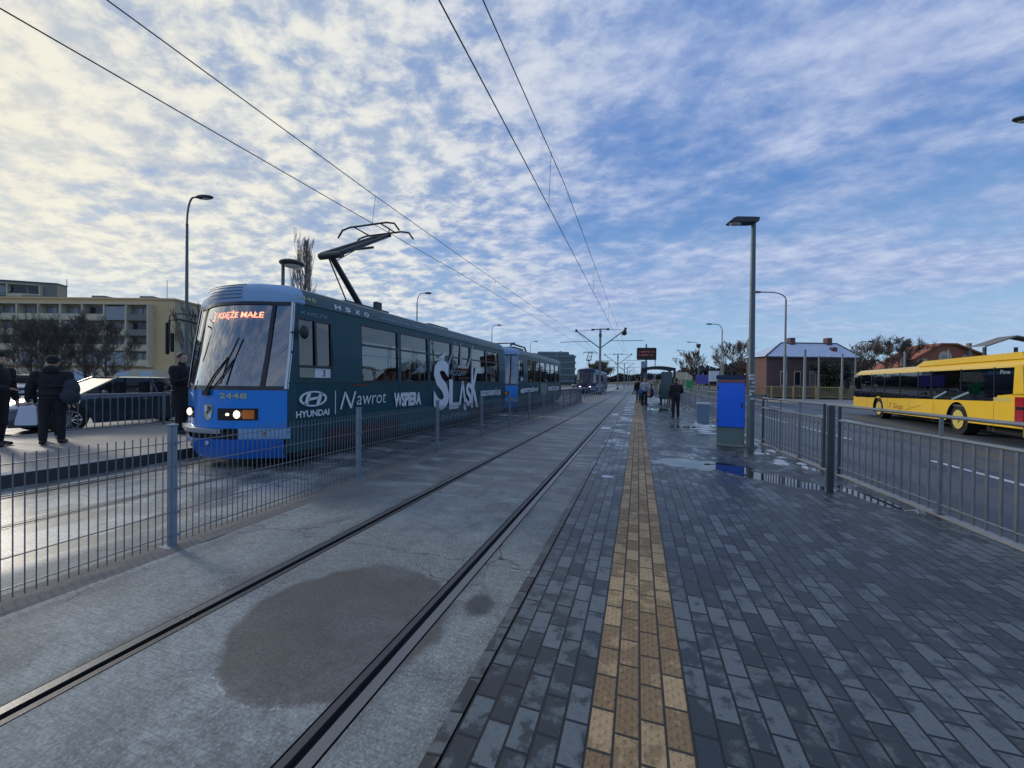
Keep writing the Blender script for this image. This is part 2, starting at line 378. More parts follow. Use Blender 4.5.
def concrete(name, base, dark):
    m, nt, b, P, X, Y = ground_nodes(name)
    big = nz(nt, P, .55, 6, .6); mid = nz(nt, P, 4, 6, .65); fine = nz(nt, P, 70, 5, .7)
    broom = nz(nt, P, 1, 3, .6, (6, 90, 1)); streak = nz(nt, P, 1, 4, .6, (.5, 3.2, 1))
    col = mixc(nt, ramp(nt, big, .38, .62), dark, base)
    col = mixc(nt, ramp(nt, X, -4.3, -4.6, 0, .6), col, [min(1, x * 1.7) for x in base])  # sun glare left of the fence, put into the colour as paler concrete
    col = mixc(nt, ramp(nt, nz(nt, P, 1.6, 8, .75), .48, .62, 0, .75), col, [x * .55 for x in dark])
    col = mixc(nt, ramp(nt, nz(nt, P, 130, 2, .6), .62, .70, 0, .7), col, (.50, .52, .50))
    col = mixc(nt, ramp(nt, nz(nt, P, 45, 3, .6), .62, .72, 0, .7), col, (.03, .032, .034))
    col = mixc(nt, ramp(nt, mid, .35, .75, 0, .45), col, [x * .65 for x in dark])
    col = mixc(nt, ramp(nt, fine, .45, .8, 0, .55), col, [min(1, x * 1.9) for x in base])
    col = mixc(nt, ramp(nt, nz(nt, P, 22, 5, .7), .42, .68, 0, .4), col, [x * .55 for x in dark])
    col = mixc(nt, ramp(nt, fine, .5, .3, 0, .6), col, [x * .35 for x in dark])
    col = mixc(nt, ramp(nt, broom, .45, .7, 0, .45), col, [x * .5 for x in dark])
    # stains beside the rails
    def band(x0, w):
        d = math_(nt, 'ABSOLUTE', math_(nt, 'SUBTRACT', X, x0))
        return ramp(nt, math_(nt, 'ADD', d, math_(nt, 'MULTIPLY', math_(nt, 'SUBTRACT', mid, .5), .25)), 0, w, 1, 0)
    st = math_(nt, 'MAXIMUM', band(-2.62, .16), band(-1.2, .16)); st = math_(nt, 'MAXIMUM', st, math_(nt, 'MAXIMUM', band(-7.2, .16), band(-5.8, .16)))
    col = mixc(nt, math_(nt, 'MULTIPLY', st, .5), col, (.035, .033, .033))
    # damp patch between the rails
    def ell(cx_, cy_, rx, ry, ang=0):
        dx = math_(nt, 'SUBTRACT', X, cx_); dy = math_(nt, 'SUBTRACT', Y, cy_)
        u = math_(nt, 'ADD', math_(nt, 'MULTIPLY', dx, cos(ang) / rx), math_(nt, 'MULTIPLY', dy, sin(ang) / rx))
        v = math_(nt, 'ADD', math_(nt, 'MULTIPLY', dx, -sin(ang) / ry), math_(nt, 'MULTIPLY', dy, cos(ang) / ry))
        return math_(nt, 'SQRT', math_(nt, 'ADD', math_(nt, 'MULTIPLY', u, u), math_(nt, 'MULTIPLY', v, v)))
    e = math_(nt, 'ADD', ell(-1.70, 1.93, .63, .66, .35), math_(nt, 'MULTIPLY', math_(nt, 'SUBTRACT', nz(nt, P, 3, 4), .5), .35))
    pat = ramp(nt, e, .93, 1.05, 1, 0); pat = math_(nt, 'MULTIPLY', pat, ramp(nt, nz(nt, P, 2.2, 5), .30, .55, .72, 1))
    col = mixc(nt, math_(nt, 'MULTIPLY', pat, .85), col, mixc(nt, ramp(nt, fine, .3, .7), (.050, .050, .046), (.085, .083, .074)))
    rim_ = math_(nt, 'MULTIPLY', ramp(nt, math_(nt, 'ABSOLUTE', math_(nt, 'SUBTRACT', e, 1.01)), 0, .02, 1, 0), math_(nt, 'MULTIPLY', ramp(nt, Y, 1.25, 1.45, 1, 0), ramp(nt, nz(nt, P, 6, 3), .45, .55)))
    col = mixc(nt, math_(nt, 'MULTIPLY', rim_, ramp(nt, fine, .4, .6)), col, (.55, .55, .53))
    e2 = math_(nt, 'ADD', ell(-.97, 2.32, .10, .13), math_(nt, 'MULTIPLY', math_(nt, 'SUBTRACT', mid, .5), .9))
    col = mixc(nt, ramp(nt, e2, .6, 1.2, .75, 0), col, (.03, .03, .032))
    # cracks and joints
    wig = math_(nt, 'MULTIPLY', math_(nt, 'SUBTRACT', nz(nt, P, 1.7, 6, .7), .5), .45)
    yj = math_(nt, 'ADD', Y, wig)
    jt = math_(nt, 'PINGPONG', math_(nt, 'SUBTRACT', yj, 2.85), 1.7)
    jm = ramp(nt, jt, .0, .009, 1, 0)
    col = mixc(nt, math_(nt, 'MULTIPLY', jm, ramp(nt, mid, .38, .46)), col, (.02, .02, .02))
    vo = N(nt, 'ShaderNodeTexVoronoi'); vo.feature = 'DISTANCE_TO_EDGE'; vo.inputs['Scale'].default_value = .55
    wv = N(nt, 'ShaderNodeVectorMath'); wv.operation = 'MULTIPLY_ADD'; wn_ = N(nt, 'ShaderNodeTexNoise'); wn_.inputs['Scale'].default_value = 3.5; wn_.inputs['Detail'].default_value = 6; L(nt, P, wn_.inputs['Vector'])
    L(nt, wn_.outputs[1], wv.inputs[0]); wv.inputs[1].default_value = (.35, .35, 0); L(nt, P, wv.inputs[2]); L(nt, wv.outputs[0], vo.inputs['Vector'])
    ck = math_(nt, 'MULTIPLY', ramp(nt, vo.outputs['Distance'], 0, .0035, 1, 0), ramp(nt, nz(nt, P, .8, 2), .47, .53))
    col = mixc(nt, ck, col, (.02, .02, .02)); jm = math_(nt, 'MAXIMUM', jm, ck)
    jl = ramp(nt, math_(nt, 'ABSOLUTE', math_(nt, 'SUBTRACT', jt, .035)), 0, .03, 1, 0)
    col = mixc(nt, math_(nt, 'MULTIPLY', jl, ramp(nt, mid, .60, .68, 0, .6)), col, (.42, .43, .42))
    # water film further along
    wetm = math_(nt, 'MULTIPLY', ramp(nt, Y, 2.8, 6.0), ramp(nt, streak, .42, .50))
    sheen = math_(nt, 'MULTIPLY', wetm, ramp(nt, nz(nt, P, 1, 4, .6, (.7, 6, 1)), .48, .62))
    col = mixc(nt, math_(nt, 'MULTIPLY', wetm, .62), col, [x * .38 for x in dark])
    lf = ramp(nt, X, -4.3, -4.6)
    lw = math_(nt, 'MULTIPLY', lf, ramp(nt, nz(nt, P, 1, 5, .6, (1.8, .7, 1)), .50, .56))
    col = mixc(nt, math_(nt, 'MULTIPLY', lw, .7), col, [x * .35 for x in dark])
    L(nt, col, b.inputs['Base Color'])
    r = math_(nt, 'SUBTRACT', .72, math_(nt, 'ADD', math_(nt, 'MULTIPLY', wetm, .18), math_(nt, 'MULTIPLY', sheen, .26)))
    r = math_(nt, 'SUBTRACT', r, math_(nt, 'MULTIPLY', lf, .30))
    L(nt, r, b.inputs['Roughness'])
    h = math_(nt, 'ADD', math_(nt, 'MULTIPLY', fine, .5), math_(nt, 'MULTIPLY', broom, .4))
    h = math_(nt, 'SUBTRACT', h, math_(nt, 'MULTIPLY', jm, 2))
    bump(nt, b, h, .5, .004); return m
M['slab'] = concrete('track bed concrete', (.32, .350, .335), (.175, .20, .198))
M['gravel'] = mat('gravel strip', (.19, .18, .165), .9, 0, .55, 60, 1., 90, .5, (.07, .065, .06))
M['strip'] = mat('mortar edge', (.34, .34, .33), .85, 0, .3, 30, .5, 60)
def asphalt(name, c, wet=.4):
    m, nt, b, P, X, Y = ground_nodes(name)
    big = nz(nt, P, .25, 5); fine = nz(nt, P, 120, 4, .7); ln = nz(nt, P, 1, 3, .45, (1.1, .05, 1))
    col = mixc(nt, big, [x * .8 for x in c], [x * 1.25 for x in c]); col = mixc(nt, ramp(nt, fine, .35, .75, 0, .6), col, [x * 2.2 for x in c])
    w = ramp(nt, ln, .42, .58); col = mixc(nt, math_(nt, 'MULTIPLY', w, wet), col, [x * .45 for x in c])
    L(nt, col, b.inputs['Base Color']); L(nt, math_(nt, 'SUBTRACT', .7, math_(nt, 'MULTIPLY', w, wet * .75)), b.inputs['Roughness'])
    bump(nt, b, fine, .4, .006); return m
M['asphalt'] = asphalt('damp asphalt', (.048, .062, .078), .35)
M['asphalt_l'] = asphalt('pale wet asphalt', (.16, .165, .17), .5)
M['pavement'] = mat('pavement slabs', (.17, .18, .19), .7, 0, .3, 2, .3, 30, .4, (.08, .085, .09))
M['earth'] = mat('bare winter ground', (.085, .085, .065), .95, 0, .4, .6, .5, 20)
M['paint'] = mat('worn road paint', (.55, .58, .6), .6, 0, .15, 6, 0, 5, .35, (.2, .2, .2))
M['rail_top'] = mat('polished rail head', (.17, .175, .185), .36, .7, .12, 4, .05, 40, stretch=(8, .3, 8))
M['rail_lip'] = mat('dull rail lip', (.075, .08, .09), .5, .6, .3, 5, .1, 40, stretch=(8, .5, 8))
M['groove'] = mat('rail groove', (.008, .008, .01), .7, 0, .2)
M['plat'] = mat('old platform slabs', (.20, .20, .19), .62, 0, .35, 3, .5, 30, .5, (.08, .08, .08), stretch=(.6, 2.6, 1))
M['wall_dark'] = mat('shaded platform wall', (.05, .052, .056), .85, 0, .3, 3)  # shade on the track-facing side is painted in as a dark base colour

# ================================================================= SETTING
FAR = 420
g = MB(); g.grid(lambda u, v: (u, v, -.2), [-900, -200, 0, 200, 900], [-60, 60, 300, 1500]); struct('ground', g, M['earth'])
# slab strips between the rails (z = -0.055)
ZT = -.055
def strip(mb, x0, x1, y0, y1, z): mb.add([(x0, y0, z), (x1, y0, z), (x1, y1, z), (x0, y1, z)], [(0, 1, 2, 3)])
railsx = [(-1.21, 1), (-2.60, -1), (-5.80, 1), (-7.20, -1)]    # gauge face, side the head lies on
s = MB()
for a, b_ in ((-7.79, -7.268), (-7.11, -5.89), (-5.732, -4.01), (-3.66, -2.668), (-2.51, -1.30), (-1.142, -.765)):
    strip(s, a, b_, -8, FAR, ZT)
struct('track_bed', s, M['slab'])
s = MB(); s.grid(lambda u, v: (u, v, ZT + .012 * (1 - ((u + 3.835) / .175) ** 2) + .012 * mnoise.noise(Vector((u * 9, v * 5, 0)))),
                 [-4.01 + .0438 * i for i in range(9)], [-2 + .12 * i for i in range(110)] + [FAR]); struct('gravel_strip', s, M['gravel'])
for x, d in railsx:
    t = MB(); t.cm = 0
    o0, o1 = sorted((x, x + d * .058))
    t.add([(o0, -8, ZT + .002), (o1, -8, ZT + .002), (o1, FAR, ZT + .002), (o0, FAR, ZT + .002)], [(0, 1, 2, 3)])           # head
    t.cm = 1
    l0, l1 = sorted((x - d * .042, x - d * .080)); t.box(l0, l1, -8, FAR, ZT - .06, ZT)                                        # lip
    t.cm = 2
    t.add([(x + d * .082, -8, ZT - .03), (x - d * .095, -8, ZT - .03), (x - d * .095, FAR, ZT - .03), (x + d * .082, FAR, ZT - .03)], [(0, 1, 2, 3)])
    for q in (x, x + d * .058): t.add([(q, -8, ZT + .002), (q, FAR, ZT + .002), (q, FAR, ZT - .06), (q, -8, ZT - .06)], [(0, 1, 2, 3)])
    for q in (x + d * .0685, x - d * .0905): t.add([(q, -8, ZT), (q, FAR, ZT), (q, FAR, ZT - .06), (q, -8, ZT - .06)], [(0, 1, 2, 3)])
    struct('tram_rail', t, [M['rail_top'], M['rail_lip'], M['groove']])
# white sleeper covers / drain covers across the bed further on
s = MB()
for (x0, x1, y0, y1) in ((-1.1, -.82, 12.3, 12.9), (-1.1, -.82, 17.6, 18.6)): strip(s, x0, x1, y0, y1, ZT + .004)
struct('road_plates', s, M['paint'])
M['kerb_brick'] = paver('kerb brick', (.03, .038, .045), (.09, .11, .12), (.005, .006, .007))
# platform with sloping kerb bricks
def xr(y): return 3.48 - .066 * min(y, 10.4)     # railing line
t = MB(); t.prism([(-.765, -.2), (-.765, -.040), (-.755, -.018), (-.692, -.008), (-.692, -.2)], 'y', -8, 48); struct('platform_kerb', t, M['kerb_brick'])
def flat(poly, z): return MB().add([(x, y, z) for x, y in poly], [list(range(len(poly)))])
struct('platform_paving', flat([(-.678, -8), (-.175, -8), (-.175, 48), (-.678, 48)], 0), M['paver'])
struct('platform_paving', flat([(.225, -8), (xr(-8) - .04, -8), (xr(10.4) - .04, 10.4), (xr(11) - .04, 48), (.225, 48)], 0), M['paver'])
struct('tactile_strip', flat([(-.175, -8), (.225, -8), (.225, 48), (-.175, 48)], 0), M['paver_y'])
t = MB(); ys = [-8, 10.4, 48]
for a, b_ in zip(ys, ys[1:]):
    xa, xb = xr(a), xr(b_)
    vs = [(xa - .04, a, -.2), (xa - .04, a, .018), (xa + .07, a, .018), (xa + .09, a, -.2), (xb - .04, b_, -.2), (xb - .04, b_, .018), (xb + .07, b_, .018), (xb + .09, b_, -.2)]
    t.add(vs, [(0, 1, 2, 3), (4, 7, 6, 5), (0, 4, 5, 1), (1, 5, 6, 2), (2, 6, 7, 3)])
struct('road_kerb', t, M['kerb'])
t = MB(); t.box(-.69, 2.7, 47.9, 48, -.2, -.004); struct('platform_end', t, M['kerb'])
# right carriageway
struct('road', flat([(3.0, -40), (14.9, -40), (14.9, 33), (9.4, 41), (9.4, FAR), (2.0, FAR), (2.0, 48.2), (2.6, 48)], -.12), M['asphalt'])
t = MB()
for y0 in (-6, -.2, 6.2, 13.1, 17.8, 24, 31, 38, 45, 52): strip(t, 5.62 - .04 * (y0 - 8) / 6, 5.74 - .04 * (y0 - 8) / 6, y0, y0 + 3.6 if y0 > 15 else y0 + 3.9, -.115)
for y0 in (-2, 5, 11.9, 19, 26, 33): strip(t, 8.5, 8.62, y0, y0 + 4.2, -.115)
struct('lane_markings', t, M['paint'])
t = MB(); t.prism([(14.9, -40), (15.05, -40), (15.05, 33.05), (9.55, 41.05), (9.4, 41)] + [(14.9, 33)], 'z', -.19, .0); struct('pavement_kerb', t, M['kerb'])
struct('pavement', flat([(15.05, -40), (40, -40), (40, 43.5), (9.55, 43.5), (9.55, 41.1), (15.05, 33.1)], -.012), M['pavement'])
# opposite platform, its road and car park
t = MB(); t.box(-7.99, -7.79, -8, 30, -.2, .118); struct('opposite_platform_edge', t, [M['wall_dark']])
struct('opposite_platform', flat([(-12.55, -8), (-7.99, -8), (-7.99, 30), (-12.55, 30)], .12), M['plat'])
t = MB(); t.box(-7.992, -7.782, -8, 30, .1185, .124); struct('platform_coping', t, M['kerb'])
t = MB(); t.box(-12.7, -12.551, -30, 30, -.2, .13); struct('opposite_kerb', t, M['kerb'])
struct('car_park', flat([(-46, -40), (-12.7, -40), (-12.7, 80), (-46, 80)], .0), M['asphalt_l'])
struct('left_road', flat([(-17, 80), (-8.2, 80), (-8.2, FAR), (-17, FAR)], -.03), M['asphalt_l'])

# old snow: stuff
def snow(spots):
    mb = MB()
    for (cx, cy, rx, ry, h, sd) in spots:
        n = 14; q = random.Random(sd)
        def fn(u, v):
            a = 2 * pi * u; rr = v * (1 + .35 * mnoise.noise(Vector((cos(a) * 1.7 + sd, sin(a) * 1.7, 0))))
            z = h * max(0, 1 - v * v) * (.7 + .6 * mnoise.noise(Vector((cx + cos(a) * v * 3, cy + sin(a) * v * 3, sd)))) + .0006
            return (cx + cos(a) * rr * rx, cy + sin(a) * rr * ry, z - .004 * (v > .99))
        mb.grid(fn, [i / 22 for i in range(23)], [j / 6 for j in range(7)])
    return mb
sp = []
for i in range(60):
    y = 7.6 + rnd.random() ** 1.4 * 20; sp.append((xr(min(y, 10.4)) - .12 - rnd.random() * .5, y, .02 + rnd.random() * .08, .03 + rnd.random() * .13, .012 + rnd.random() * .02, i))
for i in range(7): sp.append((1.95 - .2 * rnd.random() + .1 * i * rnd.random(), 12 + i * .55, .18 + .2 * rnd.random(), .12 + .12 * rnd.random(), .025, 50 + i))
for i, y in enumerate((5.9, 8.9, 11.8, 15.5, 22)): sp.append((-.5 + .1 * rnd.random(), y, .1, .07 + .02 * i, .02, 70 + i))
o = struct('snow_remains', snow(sp), M['snow'], 'stuff', True)

# ================================================================= LEFT MESH FENCE
def mesh_panel(L_, r=.0046):
    mb = MB(); y = .03
    while y < L_ - .02:
        mb.tube([(0, y, .03), (0, y, .965)], r * .85, 4, False); y += .0505
    for z in (.10, .30, .50, .70, .90):
        mb.tube([(.006, 0, z), (.006, L_, z)], r, 4, False); mb.tube([(-.006, 0, z), (-.006, L_, z)], r * .8, 4, False)
    return mb
FX = -3.83
fence = thing('mesh_fence', 'long welded wire mesh fence with blue grey posts between the two tram tracks', 'fence', (FX, 0, ZT))
pm = None; postm = None
ypost = [-.1, 2.255, 4.60, 6.90, 9.2, 11.5, 13.8, 16.1, 18.4, 20.7, 23.0, 25.3, 27.6]
for i, y in enumerate(ypost):
    if postm is None:
        mb = MB(); mb.bbox(-.03, .03, -.025, .025, 0, 1.05, .006); mb.box(-.034, .034, -.029, .029, 1.05, 1.062)
        mb.box(-.07, .07, -.07, .07, .0, .012)
        for z in (.1, .3, .5, .7, .9): mb.box(.03, .042, .0, .03, z - .012, z + .012)
        p = obj('post', mb, M['galv_blue'], fence); postm = p.data
    else:
        p = bpy.data.objects.new('post', postm); C.objects.link(p); p.parent = fence
    p.location = (0, y, 0)
    if i < len(ypost) - 1:
        if pm is None:
            p = obj('mesh_panel', mesh_panel(2.24), M['wire'], fence); pm = p.data
        else:
            p = bpy.data.objects.new('mesh_panel', pm); C.objects.link(p); p.parent = fence
        p.location = (0, y + .03, 0); p.scale = (1, (ypost[i + 1] - y - .06) / 2.24, 1)
# tubular barrier further on
bar = thing('tubular_barrier', 'dark blue tubular barrier continuing the mesh fence in the distance', 'barrier', (-3.9, 28.2, ZT))
mb = MB(); mb.tube([(0, 0, 1.0), (0, 22, 1.0)], .03, 6); mb.tube([(0, 0, .5), (0, 22, .5)], .018, 6); obj('rail', mb, M['galv_blue'], bar)
mb = MB(); mb.tube([(0, 0, 0), (0, 0, 1.0)], .025, 6); first = obj('post', mb, M['galv_blue'], bar)
for i in range(1, 12):
    p = bpy.data.objects.new('post', first.data); C.objects.link(p); p.parent = bar; p.location = (0, i * 2, 0)

# ================================================================= RIGHT RAILING
def railing(name, label, y0, y1, posts, z0=0, step=.138):
    r = thing(name, label, 'railing', (0, 0, z0))
    mb = MB(); A = (xr(y0), y0); B = (xr(y1), y1)
    mb.tube([(A[0], y0, .83), (B[0], y1, .83)], .021, 8); obj('middle_rail', mb, M['rail_bar'], r, True)
    mb = MB(); mb.tube([(A[0], y0, 1.06), (B[0], y1, 1.06)], .021, 8); obj('handrail', mb, M['rail_bar'], r, True)
    mb = MB(); mb.tube([(A[0], y0, .10), (B[0], y1, .10)], .014, 6); obj('bottom_rail', mb, M['rail_bar'], r, True)
    mb = MB(); y = y0 + step * .6
    while y < y1 - .05:
        mb.box(xr(y) - .007, xr(y) + .007, y - .0145, y + .0145, .02, .825); y += step
    obj('bars', mb, M['rail_bar'], r)
    for y in posts:
        mb = MB(); x = xr(y); e_ = y in (y0, y1); w_ = .018 if e_ else .015; mb.bbox(x - w_, x + w_, y - w_, y + w_, .0, 1.06, .005); mb.box(x - .04, x + .04, y - .04, y + .04, .018, .028)
        obj('post', mb, M['rail_bar'] if y not in (y0, y1) else M['rail_dark'], r)
    return r
railing('pedestrian_railing', 'nearest steel railing with upright bars at the right platform edge by the road', 1.2, 7.30, (1.2, 3.45, 5.4, 7.30), .018)
railing('pedestrian_railing', 'steel railing section between the lamp post and the lone dark post', 7.74, 10.4, (7.74, 8.6, 9.45, 10.4), .018)
railing('pedestrian_railing', 'far steel railing section running from the blue cabinet towards the shelter', 11.6, 40, [11.6] + [13.6 + 2 * i for i in range(13)] + [40], .018, .28)
sp_ = thing('steel_post', 'lone dark square post standing in the puddle in front of the railing gap', 'post', (2.43, 6.15, 0))
mb = MB(); mb.bbox(-.033, .033, -.033, .033, 0, 1.13, .006); obj('shaft', mb, M['rail_dark'], sp_)
mb = MB(); mb.box(-.037, .037, -.037, .037, 1.13, 1.145); obj('cap', mb, M['galv'], sp_)
mb = MB(); mb.box(.033, .05, -.02, .02, .1, 1.1); obj('strip', mb, M['galv'], sp_)
# a bit of loose wire by the railing
mb = MB(); mb.tube([(2.98 - .02 * i, 5.35 + .07 * sin(i * .9), .012 + .05 * abs(sin(i * .8))) for i in range(9)], .0035, 5)
tag(obj('loose_wire', mb, M['sticker']), 'short curl of pale wire lying at the foot of the near railing', 'wire')

# ================================================================= LAMPS
def box_lamp(loc, rz, label, h=5.0, stickers=False):
    t = thing('street_lamp', label, 'street lamp', loc, rz)
    mb = MB(); mb.tube([(0, 0, 0), (0, 0, .9), (0, 0, h)], [.075, .068, .045], 14); obj('pole', mb, M['lamp_pole'], t, True)
    mb = MB(); mb.cyl((0, 0, 0), .12, .03, n=14); obj('base_plate', mb, M['lamp_pole'], t)
    mb = MB(); mb.prism([(-.02, h + .03), (-.42, h + .035), (-.49, h + .01), (-.55, h - .055), (-.52, h - .075), (-.06, h - .075), (.05, h - .06), (.07, h + .02)], 'y', -.12, .12); hd = obj('lamp_head', mb, M['lamp_head'], t)
    mb = MB(); mb.ell((-.40, 0, h - .075), (.13, .09, .045), 12, 6); obj('lens', mb, M['lens'], hd, True)
    if stickers:
        q = random.Random(3)
        for k in range(7):
            z = 1.05 + k * .085 + q.random() * .03; mb = MB(); r = .0705; a0 = 3.6 + q.random() * .8; n = 8; w = .8 + q.random() * 1.1; hh = .03 + .03 * q.random()
            mb.grid(lambda u, v: (r * cos(u), r * sin(u), z + v * hh), [a0 + w * i / n for i in range(n + 1)], [0, 1]); obj('sticker', mb, M['sticker'], t)
    return t
box_lamp((2.37, 9.70, 0), radians(17), 'slim dark lamp post with box lantern standing next to the blue cabinet', 5.0, True)
tl = thing('platform_lamp', 'lamp with round disc head rising behind the tram roof', 'street lamp', (-10.55, 9.19, .12), radians(17))
mb = MB(); mb.tube([(0, 0, 0), (0, 0, 4.95)], [.07, .05], 12); obj('pole', mb, M['lamp_pole'], tl, True)
mb = MB(); mb.ell((.28, 0, 4.88), (.36, .36, .11), 18, 8); obj('lamp_head', mb, M['lamp_head'], tl, True)
mb = MB(); mb.ell((.30, 0, 4.81), (.25, .25, .08), 16, 6); obj('lens', mb, M['lens'], tl, True)

def arm_lamp(loc, rz, label, h=9., arm=1.5, rise=.55, m='pole_grey', headL=.62, group=None, thick=1.):
    t = thing('street_lamp', label, 'street lamp', loc, rz, group)
    zb = h - rise - .35
    mb = MB(); mb.tube([(0, 0, 0), (0, 0, h * .42), (0, 0, h * .421), (0, 0, zb)], [.10 * thick, .085 * thick, .062 * thick, .05 * thick], 10); obj('pole', mb, M[m], t, True)
    pts = [(0, 0, zb)]; n = 8
    for i in range(1, n + 1):
        a = (pi / 2) * i / n * .9; pts.append((arm * .62 * (1 - cos(a)), 0, zb + (rise + .35) * sin(a)))
    pts.append((arm, 0, pts[-1][2] + .02))
    mb = MB(); mb.tube(pts, .035 * thick, 8); obj('arm', mb, M[m], t, True)
    z = pts[-1][2]
    mb = MB(); mb.ell((arm + headL * .42, 0, z + .0), (headL * .55, .14, .095), 12, 8); hd = obj('lamp_head', mb, M['lamp_head'], t, True)
    mb = MB(); mb.ell((arm + headL * .5, 0, z - .05), (headL * .3, .10, .06), 10, 6); obj('lens', mb, M['lens'], hd, True)
    return t
G1 = 'tall street lamps along the left road'; G2 = 'tall street lamps along the right road'
arm_lamp((-18.12, 11.17, 0), radians(17), 'tall curved arm street lamp left of the tram front, against bright cloud', 9.0, .45, .75, 'lamp_pole', .7, G1)
arm_lamp((-18.42, 29.4, 0), radians(17), 'curved arm street lamp rising above the middle of the tram roof', 9.0, .7, .5, 'pole_grey', .6, G1)
arm_lamp((-18.83, 48.6, 0), radians(17), 'curved arm street lamp rising above the rear end of the first tram', 8.95, .7, .5, 'pole_grey', .6, G1)
arm_lamp((-19.5, 70.5, 0), radians(17), 'small distant street lamp above the second tram', 9.0, .8, .5, 'pole_grey', .7, G1)
arm_lamp((-19.7, 96, 0), radians(17), 'tiny far street lamp between the glass office block and the catenary mast', 9.0, .8, .5, 'pole_grey', .7, G1)
arm_lamp((13.05, 42.2, -.02), radians(197), 'tall street lamp with long bent arm in front of the brick house', 10.0, 2.3, .35, 'pole_grey', .9, G2, 1.5)
arm_lamp((10.1, 54.9, -.02), radians(197), 'street lamp with bent arm seen left of the lantern post', 8.95, 1.3, .4, 'pole_grey', .8, G2, 1.3)
t = arm_lamp((11.2, 82.6, -.02), radians(197), 'street lamp carrying a round floodlight drum on its pole top', 9.4, 1.6, .4, 'pole_grey', .8, G2, 1.5)
mb = MB(); mb.cyl((.1, 0, 8.3), .3, .7, n=10, r2=.45); obj('floodlight', mb, M['lamp_head'], t)
arm_lamp((11.8, 109, -.02), radians(197), 'far slender street lamp standing behind the shelter side', 9.9, 1.8, .4, 'pole_grey', .8, G2, 1.4)
arm_lamp((13.7, 141, -.02), radians(197), 'furthest tiny street lamp over the wooded skyline', 9.6, 2.2, .4, 'pole_grey', .8, G2, 1.5)
arm_lamp((20.4, 46.7, -.02), radians(17), 'short street lamp with arm to the right beside the brick house corner', 5.7, 1.2, .25, 'pole_grey', .55, G2)
arm_lamp((14.2, 17.2, -.02), radians(197), 'near street lamp whose dark head juts into the frame at the right edge', 9.7, 2.6, .4, 'pole_grey', .85, G2, 1.1)
def pole(loc, h, r, label, m='pole_grey'):
    t = thing('utility_pole', label, 'pole', loc); mb = MB(); mb.tube([(0, 0, 0), (0, 0, h)], [r, r * .75], 8); obj('shaft', mb, M[m], t, True)
    mb = MB(); mb.cyl((0, 0, h), r * .85, .05, n=8); obj('cap', mb, M['lamp_head'], t)
pole((14.9, 43.0, 0), 4.6, .14, 'short pole close behind the tall lamp by the house')
pole((16.6, 44.6, -.1), 4.2, .09, 'thin left one of two poles before the dark middle of the brick house')
pole((18.7, 45.2, -.1), 4.4, .11, 'pale thicker pole before the dark middle of the brick house')
pole((26.2, 50.5, -.1), 5.0, .12, 'grey concrete pole between house and factory')
pole((11.35, 60.5, -.1), 6.0, .10, 'grey pole to the left of the lantern post')
pole((9.6, 71, -.1), 5.6, .14, 'thick grey pole behind the violet sign')
pole((33.5, 57.0, -.1), 5.6, .10, 'pole in front of the dark tree by the factory')
pole((46.5, 59.5, -.1), 6.6, .10, 'pole in front of the factory gable')

# ================================================================= OVERHEAD LINE
def sagline(a, b, sag, n=16):
    return [(a[0] + (b[0] - a[0]) * i / n, a[1] + (b[1] - a[1]) * i / n, a[2] + (b[2] - a[2]) * i / n - sag * 4 * (i / n) * (1 - i / n)) for i in range(n + 1)]
MY = 44.4
def cable(name, pts, r, label): tag(obj(name, MB().tube(pts, r, 6), M['cable'], smooth=True), label, 'overhead wire')
def wz(pts, y):
    for a, b_ in zip(pts, pts[1:]):
        if a[1] <= y <= b_[1]: return a[2] + (b_[2] - a[2]) * (y - a[1]) / (b_[1] - a[1])
for X, xm, c, ms, nm_ in ((-1.9, -1.9, (5.08, 5.5), (6.1, 6.66), 'right'), (-6.5, -6.5, (5.30, 5.85), (6.45, 6.60), 'left')):
    near = 'over the near empty track' if nm_ == 'right' else 'over the tram'
    if nm_ == 'right':
        C1 = [(X, -6, 5.05), (X, 3.4, 5.14), (X, 8.3, 5.23), (X, 29.7, 5.47), (X, MY, 5.55)]
        m1 = [(X, -6, 6.0)] + [(X, y, z) for y, z in ((0, 6.05), (4.5, 6.17), (10, 6.6), (18, 6.62), (27, 6.60), (38.5, 6.75), (MY, 7.0))]
    else:
        C1 = [(X, -6, 5.25), (X, 2.2, 5.32), (X, 7.8, 5.40), (X, 20, 5.6), (X, MY, 5.75)]
        m1 = [(X, -6, 6.45), (X, 3.1, 6.22), (X, 8.2, 6.15), (X, 14, 6.16), (X, 24, 6.25), (X, 36.5, 6.54), (X, MY, 6.95)]
    cable('contact_wire', C1, .0085, f'lower contact wire {near}, nearest span')
    cable('messenger_wire', m1, .009, f'upper messenger wire {near}, nearest span')
    cable('contact_wire', [(X, MY, C1[-1][2] + .002), (X, 400, 5.6)], .012, f'lower contact wire {near}, continuing into the distance')
    cable('messenger_wire', sum([sagline((X, MY + k * 40, 7.0), (X, MY + (k + 1) * 40, 7.0), .7, 8)[(1 if k else 0):] for k in range(8)], []), .014, f'upper messenger wire {near}, sagging mast to mast in the distance')
    for y in (8.25, 17, 26, 35):
        cable('dropper_wire', [(X, y, wz(C1, y)), (X + .02, y + .1, wz(m1, y + .1))], .005, f'thin dropper linking the two wires {near}, {["nearest","second","third","furthest"][(8.25,17,26,35).index(y)]} of its span')
